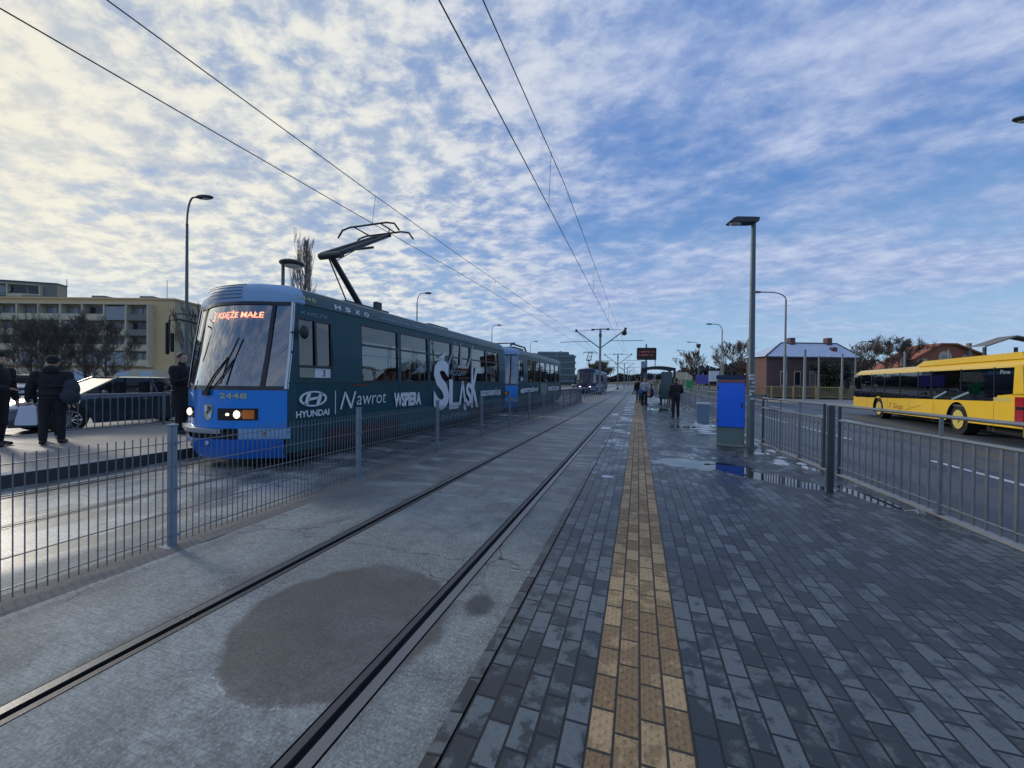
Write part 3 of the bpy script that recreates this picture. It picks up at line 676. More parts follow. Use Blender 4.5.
def mast(y, label, zt=7.5):
    t = thing('catenary_mast', label, 'mast', (-4.1, y, ZT))
    mb = MB(); mb.bbox(-.11, .11, -.11, .11, 0, zt, .02); obj('pole', mb, M['pole_grey'], t)
    mb = MB(); mb.box(-1., 1., -.04, .04, zt - .12, zt - .02); mb.box(-1.0, -.7, -.08, .08, zt - .2, zt); mb.box(.7, 1.0, -.08, .08, zt - .2, zt); obj('crossbar', mb, M['lamp_head'], t)
    for sgn in (-1, 1):
        mb = MB(); mb.tube([(sgn * .1, 0, 5.35), (sgn * 2.75, 0, 7.35)], .055, 8); mb.cyl((sgn * 2.72, 0, 7.2), .13, .3, n=8); mb.tube([(sgn * 2.6, 0, 7.3), (sgn * .11, 0, zt - .1)], .02, 5)
        obj('bracket', mb, M['lamp_head'], t, True)
        mb = MB(); mb.tube([(sgn * 1.2, 0, 6.1), (sgn * 4.6, 0, 6.05)], .03, 6); obj('steady_arm', mb, M['lamp_head'], t, True)
    mb = MB(); mb.box(-.14, .14, -.14, .14, zt - .95, zt - .6); obj('junction_box', mb, M['lamp_head'], t)
    mb = MB(); mb.box(-.2, .2, -.2, .2, 0, .35); obj('footing', mb, M['under'], t)
    return t
m0 = mast(MY, 'nearest catenary mast with two raised bracket arms between the tracks')
for k, w in enumerate(('second', 'third', 'fourth', 'fifth')): dup(m0, (-4.1, MY + 40 * (k + 1), ZT), 0, f'{w} catenary mast beyond the nearest one, further down the tracks')
mb = MB(); mb.ell((0, 0, 0), (.28, .12, .28), 12, 8); sgo = obj('signal_disc', mb, M['black'], smooth=True, loc=(-1.45, 42.5, 6.65)); 
mb = MB(); mb.tube([(0, 0, .25), (0, 0, .62)], .02, 5); obj('hanger', mb, M['cable'], sgo); tag(sgo, 'round dark disc hanging from the mast bracket over the right track', 'disc')
# lift disc up to hang from the messenger level

# ================================================================= TRAM
def interp(x, pts):
    if x <= pts[0][0]: return pts[0][1]
    for (a, ya), (b_, yb) in zip(pts, pts[1:]):
        if x <= b_: 
            t = (x - a) / (b_ - a); return ya + (yb - ya) * t
    return pts[-1][1]
def tram_hw(z): return interp(z, [(.2, 1.06), (.55, 1.15), (1.9, 1.15), (2.72, 1.10), (3.2, 1.0)])
def tram_front(x, z):
    a = abs(x) / 1.15
    yb = interp(a, [(0, -.38), (.2, -.365), (.4, -.31), (.6, -.20), (.72, -.115), (1., .05)])
    yt = interp(a, [(0, -.08), (.2, -.07), (.4, -.02), (.6, .07), (.68, .12), (1., .22)])
    if z >= 1.3: k = min(1, (z - 1.3) / 1.42); y = yb + (yt - yb) * k
    else: y = yb + .10 * max(0, (.55 - z) / .35) ** 1.5
    return y
def fp(x, z, off=0.): return (x * tram_hw(z) / 1.15, tram_front(x, z) - off, z)
def frange(a, b_, n): return [a + (b_ - a) * i / n for i in range(n + 1)]
def tram_side_wall(mb, X, L_, holes, z0, z1, y0, sgn, th=.05):
    ys = sorted(set([y0, L_] + [h[0] for h in holes] + [h[1] for h in holes])); zs = sorted(set([z0, z1, 1.9] + [h[2] for h in holes] + [h[3] for h in holes]))
    for a, b_ in zip(ys, ys[1:]):
        for c, d in zip(zs, zs[1:]):
            my, mz = (a + b_) / 2, (c + d) / 2
            if any(h[0] < my < h[1] and h[2] < mz < h[3] for h in holes): continue
            w0, w1 = tram_hw(c) * sgn, tram_hw(d) * sgn
            mb.add([(w0, a, c), (w0, b_, c), (w1, b_, d), (w1, a, d)], [(0, 1, 2, 3)])
    for h in holes:   # reveals
        w0, w1 = tram_hw(h[2]) * sgn, tram_hw(h[3]) * sgn; i0, i1 = w0 - sgn * th, w1 - sgn * th
        A = [(w0, h[0], h[2]), (w0, h[1], h[2]), (w1, h[1], h[3]), (w1, h[0], h[3])]; B = [(i0, h[0], h[2]), (i0, h[1], h[2]), (i1, h[1], h[3]), (i1, h[0], h[3])]
        mb.add(A + B, [(i, (i + 1) % 4, 4 + (i + 1) % 4, 4 + i) for i in range(4)])
def build_tram(loc, label, first=True, L_=10.7, theme='green', panto='up', y_panto=2.6):
    t = thing('tram', label, 'tram', loc)
    side = M['green_side'] if theme == 'green' else M['navy']
    wins = [(1.80, 3.08, 1.42, 2.60), (3.17, 4.43, 1.42, 2.60), (4.52, 5.80, 1.42, 2.60), (5.89, 7.17, 1.42, 2.60), (7.26, 8.54, 1.42, 2.60), (8.63, 9.95, 1.42, 2.60)]
    cab = (.26, 1.02, 1.46, 2.50)
    holes = wins + [cab]
    mb = MB()
    for sgn in (1, -1): tram_side_wall(mb, 0, L_, holes, .24, 2.72, .23, sgn)
    for sgn in (1, -1):
        zs_ = [.24, .55, .9, 1.3, 1.9, 2.3, 2.72]
        for c, d in zip(zs_, zs_[1:]):
            yc, yd = (interp(z, [(1.3, .05), (2.72, .22)]) for z in (c, d))
            mb.add([(tram_hw(c) * sgn, yc, c), (tram_hw(c) * sgn, .23, c), (tram_hw(d) * sgn, .23, d), (tram_hw(d) * sgn, yd, d)], [(0, 1, 2, 3)])
    # rear wall
    mb.add([(1.06, L_, .24), (1.15, L_, .6), (1.15, L_, 1.9), (1.1, L_, 2.72), (-1.1, L_, 2.72), (-1.15, L_, 1.9), (-1.15, L_, .6), (-1.06, L_, .24)], [list(range(8))])
    obj('body', mb, side, t)
    # lower blank panel seams
    mb = MB()
    for y in (1.35, 3.12, 4.47, 5.84, 7.21, 8.58, 10.1): mb.box(1.150, 1.1535, y - .006, y + .006, .6, 1.36)
    mb.box(1.151, 1.1545, .06, L_ - .05, 1.385, 1.397)
    mb.box(1.148, 1.1525, .06, L_ - .05, .60, .612)
    obj('panel_seams', mb, M['frame'], t)
    # roof
    prof = [(1.10, 2.72), (1.115, 2.74), (1.10, 2.86), (1.02, 2.985), (.8, 3.06), (.4, 3.10), (0, 3.115)]
    prof = prof + [(-x, z) for x, z in prof[-2::-1]]
    mb = MB(); ysr = [.42, 1.5, 4, 7, L_ - .25, L_]
    def rf(i, j):
        x, z = prof[i]; y = ysr[j]; k = 1.
        if j == 5: z = 2.72 + (z - 2.72) * .86; x *= .985
        return (x, y, z)
    mb.grid(lambda u, v: rf(int(u), int(v)), range(len(prof)), range(6))
    mb.add([rf(i, 5) for i in range(len(prof))], [list(range(len(prof)))])
    obj('roof', mb, M['green_roof'] if theme == 'green' else M['cap_blue'], t, True)
    # front cap of the roof
    mb = MB()
    def cap(u, v):     # u in prof index, v 0 at windscreen top, 1 at roof start
        x, z = prof[int(u)]
        zz = 2.72 + (z - 2.72) * (sin(v * pi / 2) ** .5)
        y0 = tram_front(max(-1.15, min(1.15, x * 1.04)), 2.72)
        return (x * (1 if v > .01 else .995), y0 + (.42 - y0) * (1 - cos(v * pi / 2)) ** 1.15 if v > 0 else y0, zz)
    mb.grid(cap, range(len(prof)), frange(0, 1, 7)); obj('roof_cap', mb, M['cap_blue'], t, True)
    mb = MB()
    for k in range(5):
        z = 2.80 + k * .058; v = math.asin(min(1, ((z - 2.72) / .392) ** (1 / .5))) / (pi / 2)
        def q(x, dz, o=.016):
            y0 = tram_front(x * 1.04, 2.72); return (x, y0 + (.42 - y0) * (1 - cos(v * pi / 2)) ** 1.15 - o, z + dz)
        xs = frange(-.80, .30, 10)
        for a, b_ in zip(xs, xs[1:]):
            mb.add([q(a, -.009), q(b_, -.009), q(b_, .006), q(a, .006)], [(0, 1, 2, 3)])
    obj('roof_vent', mb, M['frame'], t)
    # front panels
    mb = MB(); mb.grid(lambda x, z: fp(x, z), frange(-1.15, 1.15, 24), [.80 - .13, .75, .9, 1.05, 1.2, 1.30]); fpn = obj('front_panel', mb, M['blue_front'], t, True)
    mb = MB(); mb.grid(lambda x, z: fp(x, z, -.03), frange(-1.05, 1.05, 20), [.45, .67]); obj('bumper_recess', mb, M['under'], t)
    mb = MB(); mb.grid(lambda x, z: fp(x, z, .05 if z < .57 else .02), frange(-1.15, 1.15, 24), [.18, .24, .4, .50, .505]); obj('skirt', mb, M['blue_skirt'], t, True)
    mb = MB()
    mb.grid(lambda x, z: fp(x, z, .10), frange(-1.12, .35, 14), [.60, .665]); mb.grid(lambda x, y: (fp(x, .665)[0], fp(x, .665)[1] - .10 * y, .665), frange(-1.12, .35, 14), [0, 1])
    mb.grid(lambda x, y: (fp(x, .6)[0], fp(x, .6)[1] - .10 * y, .60), frange(-1.12, .35, 14), [0, 1]); obj('bumper', mb, M['galv'], t)
    mb = MB(); mb.grid(lambda x, z: fp(x, z, .008), frange(.52, 1.15, 8), [.50, .67]); mb.grid(lambda y, z: (1.1505, y, z), frange(.05, .12, 1), [.5, .67]); obj('pale_stripe', mb, M['cap_blue'], t, True)
    mb = MB(); x, y, z = fp(.86, .585, .012); mb.add([(x - .03, y - .002, z), (x, y - .012, z - .035), (x + .03, y + .016, z), (x, y - .004, z + .035)], [(0, 1, 2, 3)]); obj('emblem', mb, M['red_lens'], t)
    mb = MB()
    for x in (-.74, .05): 
        p = fp(x, .44, .07); mb.ell(p, (.035, .03, .035), 10, 6)
    obj('coupling_bolt', mb, M['white_text'], t, True)
    # windscreen and corner panes
    mb = MB(); mb.grid(lambda x, z: fp(x, z, -.012), frange(-.80, .80, 16), frange(1.33, 2.70, 6)); obj('windscreen', mb, M['glass_front'] if theme == 'green' else M['glass_bus'], t, True)
    mb = MB(); mb.grid(lambda x, z: fp(x, z, -.012), frange(.84, 1.12, 3), frange(1.33, 2.70, 6)); obj('corner_window', mb, M['glass_front'], t, True)
    mb = MB(); mb.grid(lambda x, z: fp(x, z, -.012), frange(-1.12, -.84, 3), frange(1.33, 2.70, 6)); obj('corner_window', mb, M['glass_front'], t, True)
    mb = MB()
    for x0, x1 in ((.79, .85), (-.85, -.79)): mb.grid(lambda x, z: fp(x, z, .006), [x0, x1], frange(1.30, 2.72, 6))
    mb.grid(lambda x, z: fp(x, z, .006), frange(-1.15, 1.15, 22), [1.28, 1.345]); mb.grid(lambda x, z: fp(x, z, .006), frange(-1.15, 1.15, 22), [2.68, 2.735])
    obj('windscreen_frame', mb, M['black_gloss'], t, True)
    mb = MB(); mb.grid(lambda x, z: fp(x, z, .008), [-1.15, -1.115], frange(1.30, 2.74, 6)); obj('corner_pillar', mb, M['cap_blue'], t, True)
    mb = MB(); mb.grid(lambda x, z: fp(x, z, .008), [1.115, 1.15], frange(1.30, 2.74, 6))
    mb.grid(lambda y, z: (tram_hw(z) + .003, interp(z, [(1.3, .05), (2.72, .22)]) * (1 - y) + (interp(z, [(1.3, .05), (2.72, .22)]) + .02) * y, z), [0, 1], frange(1.30, 2.74, 6))
    obj('corner_pillar', mb, M['white_text'] if first else M['cap_blue'], t, True)
    # side triangle between corner and body at the top is closed by a filler
    mb = MB()
    for sgn in (1, -1):
        mb.add([(sgn * 1.15, .05, 1.3), (sgn * 1.149, .052, 1.31), (sgn * 1.10, .20, 2.72), (sgn * 1.10, .21, 2.72)], [(0, 1, 2, 3)])
    # headlamps
    for (a, b_) in ((.20, .78), (-.98, -.42)):
        mb = MB(); mb.grid(lambda x, z: fp(x, z, .006), frange(a, b_, 6), [.80, .99]); cl = obj('headlamp_cluster', mb, M['black_gloss'], t, True)
        s_ = 1 if a > 0 else -1; c0 = (a + b_) / 2
        mb = MB(); p = fp(c0 + .02 * s_, .895, .012); mb.ell(p, (.062, .03, .062), 14, 8); obj('headlight', mb, M['headlight'], cl, True)
        mb = MB(); p = fp(c0 - .12 * s_, .895, .012); mb.ell(p, (.03, .02, .022), 10, 6); obj('position_light', mb, M['headlight'], cl, True)
        mb = MB(); mb.grid(lambda x, z: fp(x, z, .016), frange(c0 + .10 * s_, c0 + .25 * s_, 3), [.825, .965]); obj('indicator', mb, M['orange_lens'], cl)
    # coat of arms: quartered shield
    mb = MB(); mb.cm = 0
    sh = [(-.09, 1.04), (.09, 1.04), (.09, .90), (.05, .82), (0, .79), (-.05, .82), (-.09, .90)]
    mb.add([fp(x, z, .008) for x, z in sh], [list(range(7))]); mb.cm = 1
    for (x0, x1, z0, z1) in ((-.075, -.01, .93, 1.025), (.012, .075, .83, .915)): mb.add([fp(x0, z0, .011), fp(x1, z0, .011), fp(x1, z1, .011), fp(x0, z1, .011)], [(0, 1, 2, 3)])
    mb.cm = 2; mb.add([fp(.015, .95, .011), fp(.07, .95, .011), fp(.07, 1.02, .011), fp(.015, 1.02, .011)], [(0, 1, 2, 3)])
    mb.add([fp(x, z, .013) for x, z in ((-.03, .92), (0, .955), (.03, .92), (0, .885))], [(0, 1, 2, 3)])
    if first: obj('coat_of_arms', mb, [M['gold_text'], M['white_text'], M['navy']], t)
    # wiper
    mb = MB()
    pts = [fp(-.02, 1.26, .04), fp(.14, 1.52, .06), fp(.32, 1.80, .06)]; mb.tube(pts, .014, 6); mb.tube([fp(.02, 1.24, .04), fp(.18, 1.50, .06), fp(.34, 1.78, .06)], .010, 6)
    mb.tube([fp(.28, 1.38, .05), fp(.33, 1.78, .05), fp(.42, 2.12, .04)], .013, 6); mb.box(fp(-.02, 1.2)[0] - .05, fp(-.02, 1.2)[0] + .07, fp(0, 1.2)[1] - .05, fp(0, 1.2)[1], 1.19, 1.27)
    obj('wiper', mb, M['black'], t, True)
    # destination display
    if first:
        mb = MB(); mb.grid(lambda x, z: fp(x, z, -.075), frange(-.76, .70, 30), frange(2.40, 2.65, 4)); disp = obj('display_case', mb, M['black_gloss'], t)
        def dots(mb, s_, x0, x1, z0, z1):
            vs, fs = text2d(s_, bold=.012); b0 = [fp(x0 + (x1 - x0) * u, z0 + (z1 - z0) * v, .0) for u, v in vs]
            mb.add([(p[0], p[1] + .055, p[2]) for p in b0], fs)
        mb = MB(); dots(mb, '3', -.46, -.36, 2.42, 2.60); dots(mb, 'KSIĘŻE MAŁE', -.26, .64, 2.44, 2.60); obj('display_text', mb, M['led'], t)
    # numbers
    mb = MB(); lettering(mb, '2448' if first else '2447', lambda u, v: fp(.24 + .40 * u, 1.145 + .085 * v, .006), bold=.015); obj('fleet_number', mb, M['gold_text'], t)
    # mirror on both sides
    for sgn in (-1, 1):
        mb = MB(); y0 = .05; 
        if sgn < 0:
            mb.tube([(sgn * .85, y0 - .05, 2.42), (sgn * .95, y0 - .26, 2.46), (sgn * 1.08, y0 - .34, 2.44), (sgn * 1.10, y0 - .34, 1.95)], .016, 6); mb.tube([(sgn * .85, y0 - .05, 2.55), (sgn * .95, y0 - .26, 2.56), (sgn * 1.06, y0 - .34, 2.53), (sgn * 1.12, y0 - .34, 2.3)], .01, 6)
            a = obj('mirror_arm', mb, M['black'], t, True); mb = MB(); mb.bbox(-1.14, -1.10, y0 - .37, y0 - .32, 1.86, 2.40, .008); mb.bbox(-1.02, -.98, y0 - .37, y0 - .32, 1.90, 2.22, .008)
            obj('mirror', mb, M['black'], a, True)
        else:
            mb.tube([(1.14, .12, 2.22), (1.22, .22, 2.24)], .014, 6); a = obj('mirror_arm', mb, M['black'], t, True)
            mb = MB(); mb.ell((1.24, .29, 2.24), (.045, .085, .115), 12, 8); obj('mirror', mb, M['black'], a, True)
    # windows: frame > panes
    for i, h in enumerate(holes):
        y0, y1, z0, z1 = h
        for sgn in (1, -1):
            mb = MB(); X = lambda z, o=0: sgn * (tram_hw(z) - .012 + o)
            def fr(ya, yb, za, zb):
                mb.add([(X(za), ya, za), (X(za), yb, za), (X(zb), yb, zb), (X(zb), ya, zb), (X(za) + sgn * .016, ya, za), (X(za) + sgn * .016, yb, za), (X(zb) + sgn * .016, yb, zb), (X(zb) + sgn * .016, ya, zb)],
                       [(4, 5, 6, 7), (0, 1, 5, 4), (1, 2, 6, 5), (2, 3, 7, 6), (3, 0, 4, 7)])
            w = .03; fr(y0 - .0, y0 + w, z0, z1); fr(y1 - w, y1, z0, z1); fr(y0, y1, z0, z0 + w); fr(y0, y1, z1 - w, z1)
            if h is cab: fr((y0 + y1) / 2 - .02, (y0 + y1) / 2 + .02, z0 + .22, z1); fr(y0, y1, z0 + .20, z0 + .24)
            else: fr(y0, y1, z0 + .74, z0 + .775)
            f = obj('window', mb, M['frame'], t)
            mb = MB(); xx = lambda z: sgn * (tram_hw(z) - .022)
            mb.add([(xx(z0), y0, z0), (xx(z0), y1, z0), (xx(z1), y1, z1), (xx(z1), y0, z1)], [(0, 1, 2, 3)]); obj('pane', mb, M['glass_side'], f)
    # interior: floor, ceiling, seats, driver desk
    mb = MB(); mb.box(-1.08, 1.08, .3, L_ - .05, .82, .88); mb.box(-1.0, 1.0, .35, L_ - .05, 2.62, 2.66); mb.box(-1.05, 1.05, 1.25, 1.3, .9, 2.6); mb.box(-.9, .9, .05, .35, .9, 1.42); obj('interior', mb, M['interior'], t)
    if first:
        for k in range(9):
            for sx in (-.8, -.35, .75):
                mb = MB(); y = 2.1 + k * .9; mb.bbox(sx - .2, sx + .2, y, y + .4, 1.25, 1.3, .015); mb.bbox(sx - .2, sx + .2, y + .36, y + .41, 1.3, 1.75, .015); obj('passenger_seat', mb, M['seat'], t)
        for k in range(5):
            mb = MB(); mb.tube([(.45, 2.2 + k * 1.8, .88), (.45, 2.2 + k * 1.8, 2.62)], .018, 6); obj('grab_pole', mb, M['bus_yellow'], t)
    mb = MB(); mb.bbox(.62, .98, .35, .36, 1.47, 1.62, .003); 
    # white destination card in the side window
    mb = MB(); mb.box(1.128, 1.132, .62, .99, 1.485, 1.655); cd = obj('line_card', mb, M['win_card'], t)
    mb = MB(); lettering(mb, '3', lambda u, v: (1.1345, .80 + .06 * u, 1.51 + .12 * v), bold=.02); obj('line_number', mb, M['black'], cd)
    # undercarriage
    mb = MB(); mb.box(-1.0, 1.0, .35, L_ - .1, .14, .30); mb.box(-.9, .9, .9, 3.2, .06, .5); mb.box(-.9, .9, 7.2, 9.5, .06, .5); obj('underframe', mb, M['under'], t)
    for y in (1.3, 2.8, 7.6, 9.1):
        mb = MB()
        for sx in (-.7, .7): mb.cyl((sx - .06, y, .33), .33, .12, 'x', 24)
        obj('wheelset', mb, M['under'], t, True)
    for (ya, yb) in ((.9, 3.2), (7.2, 9.5)):
        mb = MB(); xq = lambda z: tram_hw(z) + .004; mb.add([(xq(.26), ya, .26), (xq(.26), yb, .26), (xq(.55), yb, .55), (xq(.55), ya, .55)], [(0, 1, 2, 3)]); obj('bogie_cover', mb, M['maroon'], t)
    # lettering on the side
    if first:
        X = 1.1535
        def S(s_, y0, y1, z0, z1, m='white_text', name='lettering', x=X, **k):
            mb = MB(); lettering(mb, s_, lambda u, v: (x, y0 + (y1 - y0) * u, z0 + (z1 - z0) * v), **k); return obj(name, mb, M[m], t)
        # car maker's badge: slanted H in a ring
        mb = MB(); cy, cz, ry, rz_ = .58, 1.125, .30, .135
        def E(a, k): return (X + .003 * 0, cy + ry * k * cos(a), cz + rz_ * k * sin(a) * (1 if k > .9 else .97))
        mb.grid(lambda u, v: E(u, v), frange(0, 2 * pi, 40), [.82, 1.0])
        for sg in (-1, 1):
            mb.add([(X, cy + sg * .13 + dy, cz + dz) for dy, dz in ((-.075, -.098), (.005, -.098), (.075, .098), (-.005, .098))], [(0, 1, 2, 3)])
        mb.add([(X, cy - .13 + .02, cz - .035), (X, cy + .13 - .02, cz - .005), (X, cy + .13 - .02, cz + .04), (X, cy - .13 + .02, cz + .012)], [(0, 1, 2, 3)])
        obj('badge', mb, M['white_text'], t)
        S('HYUNDAI', .22, .94, .815, .93, bold=.03)
        mb = MB(); mb.add([(X, 1.075, .82), (X, 1.095, .82), (X, 1.095, 1.25), (X, 1.075, 1.25)], [(0, 1, 2, 3)]); obj('divider', mb, M['white_text'], t)
        S('N', 1.20, 1.64, .90, 1.23, shear=.35); S('awrot', 1.66, 2.60, .955, 1.17, shear=.15, bold=-.004)
        S('WSPIERA', 2.90, 4.06, .83, 1.17, bold=.05)
        # large logo: uneven high letters
        S('WROCŁAW', 5.50, 6.80, 1.62, 1.80, 'pale_text', x=1.1555)
        mbx = [('S', 4.70, 5.62, .62, 2.05, 0.0), ('L', 5.62, 6.28, .60, 1.50, 0), ('Ą', 6.28, 6.85, .50, 1.45, 0), ('S', 6.80, 7.25, .62, 1.40, 0), ('K', 7.22, 7.82, .55, 1.90, 0)]
        for s_, a, b_, c, d, sh_ in mbx: S(s_, a, b_, c, d, 'white_text' if d < 1.6 else 'white_text', x=1.1565, shear=sh_, bold=.035)
        mb = MB(); mb.add([(1.152, 4.95, 2.12), (1.152, 5.3, 2.24), (1.150, 5.45, 2.28), (1.152, 5.25, 2.10)], [(0, 1, 2, 3)]); obj('lettering_accent', mb, M['white_text'], t)
        mb = MB()    # tall strokes on the window band above the logo
        for (a, b_, w0, w1) in ((5.55, 6.05, .10, .05), (6.35, 6.45, .16, .08), (6.95, 7.35, .08, .14)):
            mb.add([(tram_hw(1.75) + .004, a, 1.95), (tram_hw(1.75) + .004, a + w0, 1.95), (tram_hw(2.68) + .004, b_ + w1, 2.66), (tram_hw(2.68) + .004, b_, 2.66)], [(0, 1, 2, 3)])
        obj('logo_strokes', mb, M['pale_text'], t)
        S('K O S Z Y K A R S K I', 4.95, 7.7, .32, .46, 'pale_text', x=1.11)
        S('KOSZYKARSKI ŚLĄSK', 8.05, 10.2, .86, 1.18, bold=.05)
        roofx = lambda v: (1.1165 - .013 * v)
        mb = MB(); lettering(mb, '2448', lambda u, v: (roofx(v), .24 + .42 * u, 2.80 + .07 * v)); obj('fleet_number', mb, M['gold_text'], t)
        for j, s_ in enumerate('HSXO'): 
            mb = MB(); lettering(mb, s_, lambda u, v: (roofx(v), 1.10 + .27 * j + .15 * u, 2.775 + .09 * v), bold=.04); obj('cornice_symbol', mb, M['white_text'], t)
        mb = MB(); lettering(mb, 'WIELKIE EMOCJE NA WIELKIM PARKIECIE', lambda u, v: (roofx(v), 2.4 + 5.9 * u, 2.785 + .07 * v), bold=.02); obj('cornice_lettering', mb, M['pale_text'], t)
        S('KSIĘŻE', .34, .92, 2.545, 2.63, 'pale_text', x=1.1165)
        mb = MB(); mb.box(1.1535, 1.158, 1.55, 1.95, 1.345, 1.362); obj('small_plate', mb, M['red_lens'], t)
    else:
        mb = MB(); lettering(mb, '#JESTEŚMY', lambda u, v: (1.1535, .5 + 3.6 * u, .86 + .32 * v), bold=.05); obj('lettering', mb, M['white_text'], t)
        mb = MB(); lettering(mb, 'WROCŁAW', lambda u, v: (1.1535, 6.4 + 3.6 * u, .86 + .32 * v), bold=.05); obj('lettering', mb, M['white_text'], t)
        mb = MB(); mb.grid(lambda u, v: (1.1525, 4.5 + 1.7 * u, .6 + .75 * v), [0, 1], [0, 1]); obj('door', mb, M['cab_grey'], t)
    # pantograph
    if panto == 'up':
        p0 = thing_part = MB()
        # base frame
        y = y_panto; p0.box(-.55, .55, y - .55, y + .9, 3.12, 3.17); p0.box(-.5, -.4, y + .5, y + .7, 3.1, 3.35); p0.box(.4, .5, y + .5, y + .7, 3.1, 3.35); base = obj('pantograph_base', p0, M['frame'], t)
        kn = Vector((0, 2.17, 4.21)); ft = Vector((0, 3.20, 3.20)); hd = Vector((0, 4.0, 5.24))
        mb = MB(); mb.tube([ft, kn], [.075, .065], 10); mb.tube([(0, 2.72, 3.2), (0, 2.10, 4.14)], .016, 6); mb.cyl((-.3, kn.y, kn.z), .075, .6, 'x', 12)
        obj('lower_arm', mb, M['frame'], t, True)
        mb = MB()
        for sx in (-.26, .26): mb.tube([(sx, kn.y, kn.z + .03), (sx * .9, hd.y - .1, hd.z)], [.06, .042], 8)
        mb.tube([(0, kn.y + .15, kn.z - .08), (0, hd.y - .35, hd.z - .15)], .010, 6); mb.tube([(-.26, kn.y + 1.1, kn.z + .52), (.26, kn.y + 1.1, kn.z + .52)], .03, 6)
        obj('upper_arm', mb, M['frame'], t, True)
        mb = MB()
        for dy in (-.62, 0.0):
            mb.tube([(-.92, hd.y + dy, hd.z - .12), (-.78, hd.y + dy, hd.z + .06), (-.55, hd.y + dy, hd.z + .11), (.55, hd.y + dy, hd.z + .11), (.78, hd.y + dy, hd.z + .06), (.92, hd.y + dy, hd.z - .12)], .024, 8)
        for sx in (-.4, .4): mb.tube([(sx, hd.y - .62, hd.z + .09), (sx, hd.y, hd.z + .09)], .018, 6); mb.tube([(sx, hd.y - .3, hd.z + .08), (sx * .6, hd.y - .1, hd.z)], .015, 6)
        mb.tube([(-.3, hd.y - .1, hd.z), (.3, hd.y - .1, hd.z)], .04, 8)
        obj('collector_head', mb, M['frame'], t, True)
    else:
        mb = MB(); 
        for sx in (-.6, .6): mb.tube([(sx, .6, 3.2), (sx, .9, 3.3), (sx, 3.0, 3.3), (sx, 3.3, 3.12)], .05, 6)
        mb.tube([(-.8, .7, 3.32), (.8, .7, 3.32)], .03, 6); mb.box(-.6, .6, 1.2, 2.8, 3.08, 3.2); obj('folded_pantograph', mb, M['frame'], t, True)
    mb = MB(); mb.bbox(-.5, .5, 5.6, 6.8, 3.08, 3.2, .02); obj('roof_box', mb, M['green_roof'], t)
    return t
M['maroon'] = mat('dull maroon cover', (.045, .022, .035), .6, 0, .3, 4)
M['win_card'] = mat('white card', (.60, .66, .72), .6, 0, .05)
M['tram_far_side'] = mat('far tram blue grey', (.05, .075, .12), .4, 0, .2, 2)
build_tram((-6.5, 4.70, ZT), 'nearest dark green and blue articulated tram set leading with raised pantograph', True)
build_tram((-6.5, 17.15, ZT), 'second coupled tram carriage with folded pantograph behind the leading one', False, panto='down')
# third, dark blue tram in the distance on the same track
t = build_tram((-5.95, 47.0, ZT), 'far dark blue tram with bright headlights waiting beyond the second carriage', False, L_=18.0, theme='far', panto='up')
t.name = 'tram.002'
for ch in t.children:
    if ch.name.startswith(('front_panel', 'skirt')): ch.data = ch.data.copy(); ch.data.materials[0] = M['navy']
    if ch.name.startswith('roof_cap'): ch.data.materials[0] = M['navy']
    if ch.name.startswith('headlamp'):
        for c2 in ch.children:
            if c2.name.startswith('headlight'): c2.data.materials[0] = M['headlight_w']; c2.scale = (1, 1, 1)

